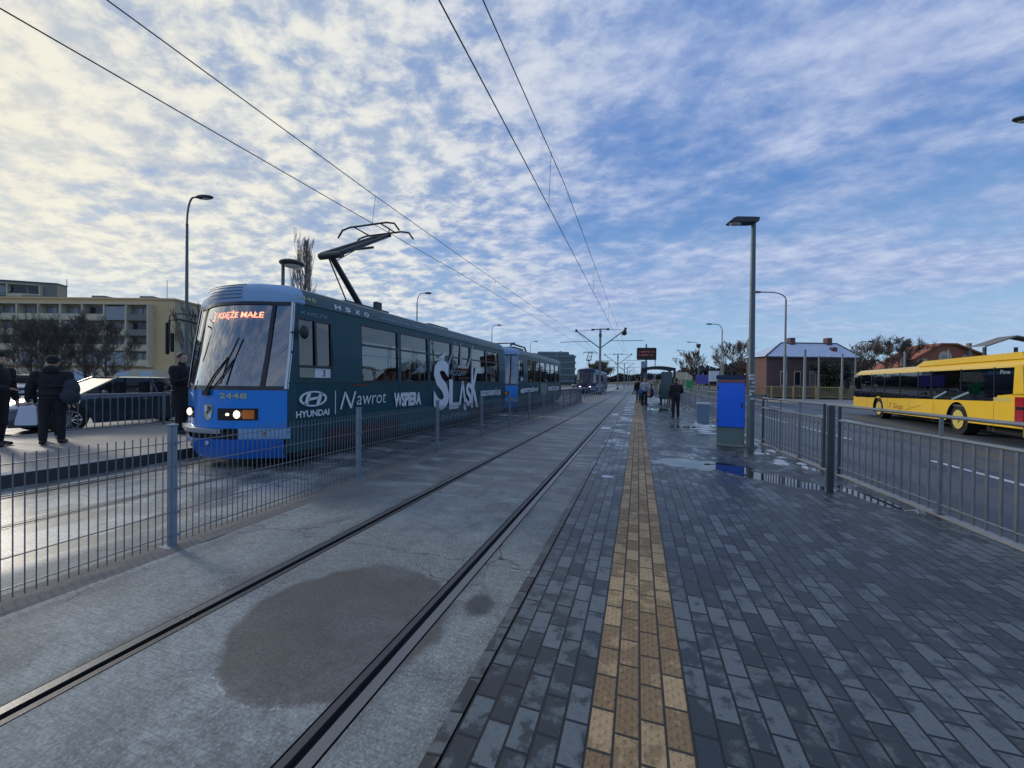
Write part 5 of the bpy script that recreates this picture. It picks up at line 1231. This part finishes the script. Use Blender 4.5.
person('man in black standing alone on the wet paving, back to the camera', (1.46, 16.9, 0), radians(10), 1.60, 'coat_black', 'trouser', armR=[(.21, 0, 1.40), (.28, .02, 1.15), (.16, .24, 1.06)], step=.03, fat=1.05)
person('person in dark jacket and jeans on the left of the waiting group', (.02, 28.6, 0), radians(20), 1.66, 'coat_black', 'jeans')
person('person with brown hair and pale blue jacket carrying a blue bag near the shelter', (.40, 25.4, 0), radians(-30), 1.68, 'coat_pale', 'trouser', hair='hair_light', long_hair=True)
person('person in plum jacket sitting just inside the shelter', (.85, 27.4, 0), radians(90), 1.66, 'coat_purple', 'jeans', seated=True)
person('person in long beige coat standing under the shelter roof', (1.45, 27.2, 0), radians(60), 1.62, 'coat_beige', 'trouser', hair='hair_light', coat_len=.55)
person('tiny dark figure standing on the far platform left of the blue tram', (-9.8, 46.5, .0), radians(0), 1.75, 'coat_black', 'trouser')
# things they hold
mb = MB(); mb.prism([(-.13, 0), (.12, 0), (.13, .03), (.10, .34), (.06, .37), (-.05, .35), (-.10, .36), (-.14, .04)], 'y', -.045, .045); bg = obj('paper_bag', mb, M['bag_white'], loc=(-10.78, 3.99, .50)); bg.rotation_euler = (0, radians(3), radians(60))
tag(bg, 'white shopping bag in the hand of the bystander in the black beanie', 'bag')
mb = MB(); mb.tube([(-.05, 0, .39), (-.04, 0, .47), (.04, 0, .47), (.05, 0, .39)], .006, 5); obj('handle', mb, M['bag_white'], bg)
t = thing('backpack', 'dark grey backpack on the right shoulder of the bystander in the black beanie', 'backpack', (-10.42, 4.42, .86), radians(52))
mb = MB(); mb.ell((.0, 0, .30), (.13, .10, .20), 16, 12); mb.ell((.0, 0, .16), (.135, .11, .15), 16, 12); mb.ell((0, 0, .42), (.10, .07, .10), 12, 8); obj('bag_body', remesh(mb, .015, 2), M['backpack'], t, True)
mb = MB(); mb.ell((0, -.11, .18), (.12, .05, .12), 12, 8); obj('pocket', mb, M['backpack'], t, True)
mb = MB(); mb.tube([(-.08, .08, .48), (-.09, .14, .52), (-.1, .2, .46)], .015, 6); obj('strap', mb, M['black'], t)
mb = MB(); mb.bbox(-.035, .035, -.006, .006, 0, .14, .003); ph = obj('phone', mb, M['black_gloss'], loc=(-9.66, 6.18, 1.32)); ph.rotation_euler = (radians(-35), 0, radians(-70)); tag(ph, 'dark phone held by the tall man in the long coat', 'phone')
mb = MB(); mb.ell((0, 0, .2), (.14, .09, .2), 12, 8); bb = obj('shoulder_bag', mb, mat('blue bag cloth', (.05, .10, .30), .8), smooth=True, loc=(.16, 25.3, .62)); tag(bb, 'blue bag hanging at the side of the long haired person by the shelter', 'bag')
mb = MB(); mb.tube([(0, 0, .38), (.1, .05, .72)], .012, 5); obj('strap', mb, M['black'], bb)

# ================================================================= BUILDINGS
def rot2(a): return (cos(a), sin(a))
# apartment block: local x along the facade to the right end, y back into the block
def apartment(label, loc, rz, W, D, H, cols, ground_h=3.2, floors=4, wallm='panel_yellow', shop=True):
    t = thing('apartment_block', label, 'building', loc, rz)
    # corner at x=0, facade runs to x=-W, front face y=0
    mb = MB(); mb.box(-W, 0, 0, D, 0, H); obj('wall', mb, [M[wallm]], t)
    mb = MB(); mb.box(.0, .03, .0, D, 0, H - .02); obj('gable_wall', mb, M['panel_gable'], t)
    mb = MB(); mb.box(-W - .2, .25, -.25, D + .2, H, H + .28); obj('roof', mb, M['roof_dark'] if not shop else M['panel_yellow'], t)
    fh = (H - ground_h - 1.4) / floors; bw = (W - 4.2) / cols
    rec = MB(); q = random.Random(5)
    def one(name, m, *bx):
        mb = MB()
        for b_ in bx: mb.box(*b_)
        obj(name, mb, M[m], t)
    for f in range(floors):
        z = ground_h + .25 + f * fh
        for c in range(cols):
            x1 = -4.0 - c * bw; x0 = x1 - bw + .35
            rec.box(x0, x1, -.04, .0 - .01, z, z + fh - .15)
            one('window', 'win_dark' if q.random() < .6 else 'win_pale', (x0 + .2, x0 + bw * .48, -.09, -.05, z + .3, z + fh - .4), (x0 + bw * .55, x1 - .2, -.09, -.05, z + .9, z + fh - .4))
            if q.random() < .85: one('balcony', 'panel_white' if q.random() < .8 else 'panel_grey', (x0, x1, -1.1, -1.0, z, z + 1.05), (x0, x1, -1.0, -.1, z - .12, z))
            else: one('glazed_loggia', 'win_pale', (x0, x1, -1.05, -1.0, z, z + fh - .3))
            if q.random() < .35: one('satellite_dish', 'lamp_head', (x0 + .3, x0 + .9, -1.25, -1.15, z + .9, z + 1.5))
    obj('recess', rec, M['panel_grey'], t)
    for c in range(cols + 1): x = -4.0 - c * bw + .17; one('party_wall', 'panel_white', (x - .14, x + .14, -1.15, 0, ground_h, H - 1.0))
    one('cornice', 'panel_white', (-W, -3.8, -1.2, 0, H - 1.1, H - .9))
    if shop:
        mb = MB(); mb.box(-W, -.3, -3.2, -.01, 0, ground_h - .4); obj('shop_wing', mb, M['panel_white'], t)
        for c in range(int(W / 4)):
            if c % 3 != 2: one('shop_front', 'shop_white', (-3.2 - c * 4, -.8 - c * 4, -3.25, -3.21, .4, ground_h - .8))
        for x in (-8, -17, -30): one('roof_housing', 'panel_grey', (x - 1.2, x + 1.2, 3, 6, H + .28, H + 1.3))
        for x in (-5, -24): mb = MB(); mb.tube([(x, 4, H), (x, 4, H + 4.5)], .05, 5); obj('aerial', mb, M['lamp_head'], t)
    return t
apartment('long five storey ochre apartment block with rows of balconies at the left', (-79.0, 46.8, 0), radians(18.1), 62, 13, 15.3, 15)
t = apartment('taller blue grey apartment slab rising behind the left end of the ochre block', (-187, 76, 0), radians(36), 60, 4, 32.6, 7, 4, 7, 'panel_grey', False)
def block(name, label, loc, rz, w, d, h, m, cat='building'):
    t = thing(name, label, cat, loc, rz); mb = MB(); mb.box(0, w, 0, d, 0, h); obj('wall', mb, M[m], t)
    n = int(w / 3)
    for i in range(n):
        for k in range(max(0, int(h / 3) - 3), int(h / 3)): mb = MB(); mb.box(i * 3 + .8, i * 3 + 2.2, -.05, -.01, k * 3 + 1, k * 3 + 2.4); obj('window', mb, M['win_dark'], t)
    mb = MB(); mb.box(-.3, w + .3, -.3, d + .3, h, h + .3); obj('roof', mb, M['roof_dark'], t); return t
block('housing_block', 'reddish low roofline seen above the ochre block near its left end', (-176, 82, 0), radians(18), 17, 12, 26.2, 'panel_red')
block('housing_block', 'small reddish roof block seen above the middle of the ochre block', (-158, 88, 0), radians(18), 24, 12, 25.6, 'panel_red')
# glass office block
t = thing('office_block', 'green glass office block with horizontal bands behind the trams', 'building', (-47.5, 174, 0), radians(18))
mb = MB(); mb.bbox(0, 20.5, 0, 16, 0, 14.2, .5); obj('wall', mb, M['glass_green'], t)
for k in range(5):
    mb = MB(); mb.bbox(-.3, 20.9, -.35, 16.3, 1.2 + k * 2.9, 2.1 + k * 2.9, .2); obj('floor_band', mb, M['office_band'], t)
mb = MB(); mb.bbox(3, 18, 2, 14, 14.2, 15.6, .3); obj('roof', mb, M['office_band'], t)
# brick house
t = thing('brick_house', 'single storey dark brick house with snow dusted hipped roof', 'house', (13.95, 50.9, -.1), radians(20))
W_, D_, Hh_ = 10.5, 3.6, 4.65
mb = MB(); mb.box(0, W_, 0, D_, 0, Hh_); obj('wall', mb, M['brick'], t)
mb = MB(); mb.box(.35, 1.2, -.05, -.012, .1, Hh_ - .1); mb2 = mb; obj('sunlit_pilaster', mb, M['brick_house_pale'] if 'brick_house_pale' in M else M['plaster'], t) if False else None
mb = MB(); o_ = .35
A = [(-o_, -o_, Hh_), (W_ + o_, -o_, Hh_), (W_ + o_, D_ + o_, Hh_), (-o_, D_ + o_, Hh_), (3.0, D_ / 2, Hh_ + 1.75), (W_ - .7, D_ / 2, Hh_ + 1.75)]
mb.add(A, [(0, 1, 5, 4), (1, 2, 5), (2, 3, 4, 5), (3, 0, 4)]); rf_ = obj('roof', mb, M['roof_snow'], t)
mb = MB(); mb.tube([A[0], A[4], A[5], A[1]], .10, 5); mb.box(-o_, W_ + o_, -o_ - .03, -o_ + .1, Hh_ - .18, Hh_ + .0); obj('roof_edge', mb, M['roof_dark'], t)
for x, z in ((4.2, .9), (8.7, 1.0)):
    mb = MB(); mb.box(x - .3, x + .3, D_ / 2 - .3, D_ / 2 + .3, Hh_ + 1.2, Hh_ + 2.0 + z * .4); obj('chimney', mb, M['brick'], rf_)
mb = MB(); mb.box(8.2, 8.75, .5, 1.0, Hh_ + .3, Hh_ + 1.2); obj('chimney', mb, M['brick'], rf_)
for x in (1.6, 3.2, 5.0, 7.2, 9.6):
    mb = MB(); mb.box(x, x + .8, -.04, -.012, 1.3, 3.0); f = obj('window', mb, M['plaster'], t); mb = MB(); mb.box(x + .1, x + .7, -.06, -.045, 1.4, 2.9); obj('pane', mb, M['win_dark'], f)
# low sheds between house and factory
t = block('low_shed', 'low grey shed behind the bus front, right of the brick house', (26.5, 60, 0), radians(17), 12, 6, 2.7, 'panel_grey')
# factory with gable
t = thing('factory', 'orange brick factory hall with arched pale windows in its gable above the bus roof', 'building', (49.5, 91.2, -.1), radians(18))
mb = MB(); gp = [(-4.5, 0), (18, 0), (18, 5.0), (13, 6.6), (6.2, 9.1), (3.6, 9.1), (-4.5, 4.6)]; mb.prism(gp, 'y', 0, 5); obj('wall', mb, M['brick_orange'], t)
for x, zt in ((-2.6, 5.0), (.6, 6.6), (4.6, 8.0), (8.8, 7.4), (12.4, 6.0)):
    mb = MB(); P = [(x - 1.2, 2.5), (x + 1.2, 2.5), (x + 1.2, zt - .9)] + [(x + 1.2 * cos(a), zt - .9 + .8 * sin(a)) for a in frange(0, pi, 8)][1:-1] + [(x - 1.2, zt - .9)]
    mb.prism(P, 'y', -.06, -.02); f = obj('window_surround', mb, M['plaster'], t)
    mb = MB(); mb.box(x - .6, x + .6, -.09, -.065, 2.8, zt - .9); obj('pane', mb, M['win_pale'], f)
mb = MB(); mb.prism([(-4.9, 4.6), (3.5, 9.35), (6.4, 9.35), (13.1, 6.85), (18.3, 5.25), (18.3, 5.05), (13, 6.6), (6.2, 9.1), (3.6, 9.1), (-4.7, 4.4)], 'y', -.5, 5.2); obj('roof', mb, M['brick_orange'], t)
mb = MB(); mb.add([(8, 5.3, 6.7), (19, 5.3, 5.1), (19, 12, 7.4), (8, 12, 8.6)], [(0, 1, 2, 3)]); obj('snowy_roof', mb, M['roof_snow'], t)
for x in (-3.6, 8.6): mb = MB(); mb.box(x, x + .5, -.4, .1, 0, 9.4 if x > 0 else 7.5); obj('buttress', mb, M['panel_grey'], t)
t = thing('canopy_roof', 'grey blue pitched canopy roof above the rear of the bus', 'canopy', (51.0, 79.5, 0), radians(14))
mb = MB(); mb.add([(0, 0, 7.6), (4.6, 0, 9.3), (14, 0, 7.4), (14, 2.5, 7.4), (4.6, 2.5, 9.3), (0, 2.5, 7.6), (0, 0, 7.4), (4.6, 0, 9.1), (14, 0, 7.2)], [(0, 1, 4, 5), (1, 2, 3, 4), (0, 6, 7, 1), (1, 7, 8, 2)]); obj('roof', mb, M['panel_grey'], t)
mb = MB(); 
for x in (.5, 5, 10): mb.box(x, x + .3, .5, .8, 0, 7.5)
obj('post', mb, M['roof_dark'], t)
# yellow fence along the side street
t = thing('street_railing', 'dirty yellow tubular railing across the road in front of the brick house', 'railing', (11.0, 45.2, -.02), radians(-8))
mb = MB(); mb.tube([(0, 0, 1.15), (9, 0, 1.15)], .04, 6); mb.tube([(0, 0, .2), (9, 0, .2)], .03, 6); obj('rail', mb, M['fence_yellow'], t)
mb = MB()
for i in range(75): mb.box(i * .12, i * .12 + .03, -.008, .008, .2, 1.13)
obj('bars', mb, M['fence_yellow'], t)
for i in range(6):
    mb = MB(); mb.bbox(i * 1.8 - .07, i * 1.8 + .07, -.07, .07, 0, 1.25, .01); obj('post', mb, M['fence_yellow'], t)
t = thing('road_barrier', 'grey guard rail with dark band on the far side of the road past the bin', 'barrier', (8.2, 30, -.12), 0)
mb = MB(); mb.box(-.05, .05, 0, 40, .45, .8); obj('band', mb, M['rust'], t)
mb = MB()
for i in range(14): mb.box(.05, .12, i * 3, i * 3 + .1, 0, .8)
obj('post', mb, M['pole_grey'], t)

# ================================================================= TREES
def tree(label, loc, h, spread, seed, upright=.3, levels=4, kids=6, m='twig', trunk_h=.25, trunk_r=None, name='bare_tree', rz=0, crown_from=.22, twr=.006, n0=10, leaves=None, minr=None, group=None):
    q = random.Random(seed); tr = MB(); cr = MB(); lf = MB()
    t = thing(name, label, 'tree', loc, rz, group)
    r0 = trunk_r or h * .016; pts = []
    for i in range(8):
        u = i / 7; pts.append(Vector((sin(u * 3 + seed) * .02 * h * u, cos(u * 2.4 + seed) * .02 * h * u, h * .92 * u)))
    tr.tube(pts, [r0 * (1 - .85 * i / 7) for i in range(8)], 8)
    def at(u): i = min(6, int(u * 7)); f = u * 7 - i; return pts[i].lerp(pts[i + 1], f)
    def branch(p, d, ln, r, lev):
        n = 4 if lev < 2 else 3; P = [p]; cur = d.copy()
        for i in range(n):
            cur = (cur + Vector((q.uniform(-.25, .25), q.uniform(-.25, .25), q.uniform(-.1, .25) + upright * .25))).normalized(); P.append(P[-1] + cur * ln / n)
        rr = [max(twr, r * (1 - .75 * i / n)) for i in range(n + 1)]
        cr.tube(P, rr, 5 if lev == 0 else (4 if lev == 1 else 3), False)
        if leaves and lev >= levels - 2:
            for pp in P[1:]:
                for _ in range(leaves):
                    c = pp + Vector((q.gauss(0, 1), q.gauss(0, 1), q.gauss(0, .7))) * ln * .35; s_ = ln * q.uniform(.06, .14); a = Vector((q.gauss(0, 1), q.gauss(0, 1), q.gauss(0, 1))).normalized() * s_; b_ = a.orthogonal().normalized() * s_
                    lf.add([c - a, c + b_, c + a, c - b_], [(0, 1, 2, 3)])
        if lev < levels - 1:
            for i in range(kids):
                u = .25 + .75 * (i + q.random()) / kids; j = min(n - 1, int(u * n)); b0 = P[j].lerp(P[j + 1], u * n - j if u < 1 else 1)
                dd = (P[j + 1] - P[j]).normalized(); o = Vector((q.gauss(0, 1), q.gauss(0, 1), q.gauss(0, 1))); o = (o - dd * o.dot(dd)).normalized()
                nd = (dd * (1.0 if upright < .8 else 1.8) + o * .9 + Vector((0, 0, upright))).normalized()
                branch(b0, nd, ln * q.uniform(.42, .62), rr[j] * .6, lev + 1)
    for i in range(n0):
        u = crown_from + (1 - crown_from) * .92 * (i + q.random() * .6) / n0; a = i * 2.4 + q.uniform(-.4, .4); p = at(u)
        prof_ = sin(pi * min(1, (u - crown_from) / (1 - crown_from) * .85 + .18)) ** .7
        d = Vector((cos(a), sin(a), upright * 1.1)).normalized()
        branch(p, d, spread * prof_ * (1 + (upright if upright > .8 else 0)) * q.uniform(.75, 1.05), r0 * .45 * (1 - u * .6), 0)
    obj('trunk', tr, M['bark'], t, True); obj('crown', cr, M[m], t)
    if leaves: obj('leaves', lf, M[leaves_m.get(name, 'leaf_brown')], t)
    return t
leaves_m = {'evergreen_tree': 'leaf_dark', 'leafy_tree': 'leaf_brown'}
tree('tall narrow bare poplar rising behind the tram roof', (-33.2, 31.2, 0), 17.2, 1.45, 11, upright=1.7, levels=4, kids=5, m='twig_pop', n0=30, crown_from=.12, twr=.0085, name='poplar_tree')
for i, (x, y, h, s_, lab) in enumerate(((-50, 20.2, 6.6, 2.6, 'leftmost dense dark bare tree before the ochre apartment block'), (-48.6, 21.6, 7.2, 2.8, 'largest dense dark bare tree before the middle of the ochre block'), (-47.2, 22.4, 6.6, 2.4, 'right one of the dense dark bare trees before the ochre block'),
        (-49.6, 18.6, 6.2, 2.6, 'low dark bare tree behind the hooded bystander'))):
    tree(lab, (x, y, 0), h, s_, 20 + i, .35, 4, 7, 'twig_dark', n0=14, crown_from=.08, twr=.008, group='dense bare trees before the ochre block')
tree('thin bare young tree before the right part of the ochre block', (-42.5, 26.6, 0), 8.0, 1.6, 31, .9, 4, 5, 'twig_dark', n0=12, twr=.011)
tree('thin bare young tree near the ochre block corner', (-39.0, 27.8, 0), 7.5, 1.6, 32, .9, 4, 5, 'twig_dark', n0=12, twr=.011)
tree('brownish round leafy tree at the end of the tracks', (-8.4, 92, 0), 6.2, 2.3, 41, .4, 3, 7, 'twig', n0=22, crown_from=.10, twr=.02, leaves=9, name='leafy_tree')
tree('bare spreading tree between the lantern post and the brick house', (13.6, 66, 0), 7.6, 3.2, 42, .35, 4, 6, 'twig', n0=14, twr=.018)
tree('bare tree left of the lantern post over the skyline', (8.9, 73, 0), 6.8, 2.6, 43, .4, 4, 6, 'twig', n0=12, twr=.018)
tree('flat topped dark pine beside the factory gable', (37.6, 74, 0), 8.7, 2.9, 44, .25, 4, 5, 'twig_dark', n0=12, crown_from=.45, twr=.02, leaves=4, name='evergreen_tree')
tree('bare tree left of the dark pine behind the bus', (33.4, 72, 0), 7.4, 3.4, 45, .3, 4, 6, 'twig', n0=14, twr=.018)
tree('bare tree nearest the grey pole behind the bus front', (30.0, 74, 0), 6.0, 3.0, 46, .3, 4, 6, 'twig', n0=12, twr=.018)
tree('dark green bush tree covering the middle of the brick house', (20.0, 49.8, 0), 4.2, 1.7, 47, .3, 3, 6, 'twig_dark', n0=18, crown_from=.05, twr=.012, leaves=14, name='evergreen_tree')
tree('bare trees tuft at the right frame edge above the canopy', (62.5, 80, 0), 10.6, 3.4, 48, .3, 4, 6, 'twig', n0=12, twr=.018)
# far wood on the skyline: one mass
def wood(name, pts, n, seed, m):
    q = random.Random(seed); mb = MB()
    for i in range(n):
        u = q.random() * (len(pts) - 1); j = int(u); f = u - j; a, b_ = pts[j], pts[j + 1]
        x = a[0] + (b_[0] - a[0]) * f; y = a[1] + (b_[1] - a[1]) * f + q.uniform(-12, 12); hh = (a[2] + (b_[2] - a[2]) * f) * (.72 + .28 * mnoise.noise(Vector((x * .12, seed, 0))) + .10 * q.random())
        z = hh * q.random() ** .6; s_ = q.uniform(.5, 1.5)
        A = Vector((q.gauss(0, 1), q.gauss(0, .5), q.gauss(0, 1))).normalized() * s_; B = A.orthogonal().normalized() * s_ * q.uniform(.4, 1); c = Vector((x, y, z))
        mb.add([c - A, c + B, c + A, c - B], [(0, 1, 2, 3)])
    o = struct(name, mb, m, 'stuff'); return o
wood('distant_wood', [(-70, 330, 7), (-20, 315, 8), (0, 300, 9), (25, 285, 11), (50, 255, 16), (75, 235, 17), (110, 230, 14), (160, 215, 11), (230, 200, 10)], 15000, 3, M['wood_far'])
def hillfn(u, v):
    return (u, v, 1 + 7 * math.exp(-((u - 60) / 70) ** 2) * (0 if v < 260 else 1) - .5)
g = MB(); g.grid(lambda u, v: (u, v, (-.6 if v < 262 or v > 420 else 6 * math.exp(-((u - 55) / 60) ** 2))), [-200 + 20 * i for i in range(30)], [255, 270, 300, 340, 425]); struct('hill', g, M['earth'], smooth=True)
wood('distant_wood', [(-160, 240, 7), (-100, 250, 8), (-60, 260, 7), (-30, 290, 7)], 3500, 5, M['wood_far'])

# ================================================================= SKY, LIGHT, CAMERA
SUN_AZ = radians(78)     # to the left of +Y
SUN_EL = radians(19)
sd = Vector((-sin(SUN_AZ) * cos(SUN_EL), cos(SUN_AZ) * cos(SUN_EL), sin(SUN_EL)))
w = bpy.data.worlds.new('World'); SC.world = w; w.use_nodes = True; nt = w.node_tree
bg_ = nt.nodes['Background']; bg_.inputs[1].default_value = .1
sky = N(nt, 'ShaderNodeTexSky'); sky.sky_type = 'NISHITA'; sky.sun_disc = False; sky.sun_elevation = SUN_EL; sky.sun_rotation = -SUN_AZ
sky.air_density = 1.0; sky.dust_density = .4; sky.ozone_density = 2.5
tc = N(nt, 'ShaderNodeTexCoord'); D = tc.outputs['Generated']
sx = N(nt, 'ShaderNodeSeparateXYZ'); L(nt, D, sx.inputs[0]); Zd = sx.outputs[2]
zz = math_(nt, 'ADD', math_(nt, 'MAXIMUM', Zd, 0), .17)
cp = N(nt, 'ShaderNodeCombineXYZ'); L(nt, math_(nt, 'DIVIDE', sx.outputs[0], zz), cp.inputs[0]); L(nt, math_(nt, 'DIVIDE', sx.outputs[1], zz), cp.inputs[1])
mpg = N(nt, 'ShaderNodeMapping'); mpg.inputs['Rotation'].default_value = (0, 0, radians(-35)); mpg.inputs['Scale'].default_value = (1.0, 1.35, 1); L(nt, cp.outputs[0], mpg.inputs[0]); V = mpg.outputs[0]
def wn(scale, det, rough, dist=0.):
    n = N(nt, 'ShaderNodeTexNoise'); n.inputs['Scale'].default_value = scale; n.inputs['Detail'].default_value = det; n.inputs['Roughness'].default_value = rough; n.inputs['Distortion'].default_value = dist
    L(nt, V, n.inputs['Vector']); return n.outputs[0]
big = wn(.8, 3, .5, .2); mid = wn(2.6, 6, .60, .15); rip = wn(8.0, 6, .62, .15)
dotp = N(nt, 'ShaderNodeVectorMath'); dotp.operation = 'DOT_PRODUCT'; L(nt, D, dotp.inputs[0]); dotp.inputs[1].default_value = sd
near = math_(nt, 'MAXIMUM', dotp.outputs['Value'], 0)
glow = math_(nt, 'POWER', near, 5.0); glow2 = math_(nt, 'POWER', near, 16.)
rw = ramp(nt, near, .2, .9, .20, .60)
dens = math_(nt, 'ADD', math_(nt, 'ADD', math_(nt, 'MULTIPLY', big, .85), math_(nt, 'MULTIPLY', math_(nt, 'SUBTRACT', rip, .5), rw)), math_(nt, 'MULTIPLY', mid, .62))
dens = math_(nt, 'ADD', dens, .22)
dens = math_(nt, 'ADD', dens, math_(nt, 'MULTIPLY', math_(nt, 'POWER', near, 1.5), .20))
cov = ramp(nt, dens, .74, 1.10)
cov = math_(nt, 'MULTIPLY', cov, ramp(nt, Zd, .02, .22, .25, 1))
cov = math_(nt, 'MAXIMUM', cov, math_(nt, 'MULTIPLY', glow, .35))
cov = math_(nt, 'MULTIPLY', cov, .93)
nr = ramp(nt, near, .25, .95)
cA = mixc(nt, nr, (2.3, 3.2, 5.6), (3.4, 4.2, 5.5))
cB = mixc(nt, nr, (5.0, 5.6, 7.2), (8.0, 7.8, 6.9))
tex = math_(nt, 'ADD', math_(nt, 'MULTIPLY', rip, .65), math_(nt, 'MULTIPLY', mid, .35))
txr = ramp(nt, tex, .41, .60); txs = ramp(nt, tex, .32, .72)
txm = N(nt, 'ShaderNodeMix'); L(nt, ramp(nt, near, .2, .8), txm.inputs[0]); L(nt, txs, txm.inputs[2]); L(nt, txr, txm.inputs[3])
cl = mixc(nt, txm.outputs[0], cA, cB)
cl = mixc(nt, math_(nt, 'MULTIPLY', glow2, .6), cl, (8.6, 7.9, 6.0))
blue = mixc(nt, ramp(nt, Zd, 0, .5), (3.1, 4.9, 6.9), (.85, 2.15, 5.3))
skyc = mixc(nt, .85, sky.outputs[0], blue)
fin = mixc(nt, cov, skyc, cl)
L(nt, fin, bg_.inputs[0])

sun = bpy.data.lights.new('sun', 'SUN'); sun.energy = 1.35; sun.angle = radians(9); sun.color = (1, .90, .76)
so = bpy.data.objects.new('sun', sun); C.objects.link(so); so.rotation_euler = sd.to_track_quat('Z', 'Y').to_euler(); so.location = (-20, 5, 20)

cam = bpy.data.cameras.new('camera'); cam.sensor_width = 36; cam.lens = 385 / 1024 * 36; cam.clip_end = 4000; cam.clip_start = .05
co_ = bpy.data.objects.new('camera', cam); C.objects.link(co_); SC.camera = co_
Mx = Matrix.Rotation(radians(18.12), 4, 'Z') @ Matrix.Rotation(radians(90 - .42), 4, 'X') @ Matrix.Rotation(radians(.6), 4, 'Z')
co_.matrix_world = Matrix.Translation((0, 0, 1.41)) @ Mx
vs = SC.view_settings; vs.view_transform = 'Standard'; vs.look = 'None'; vs.gamma = 1; vs.exposure = .22; vs.use_curve_mapping = False
SC.cycles.max_bounces = 8; SC.cycles.transparent_max_bounces = 16; SC.cycles.use_denoising = True
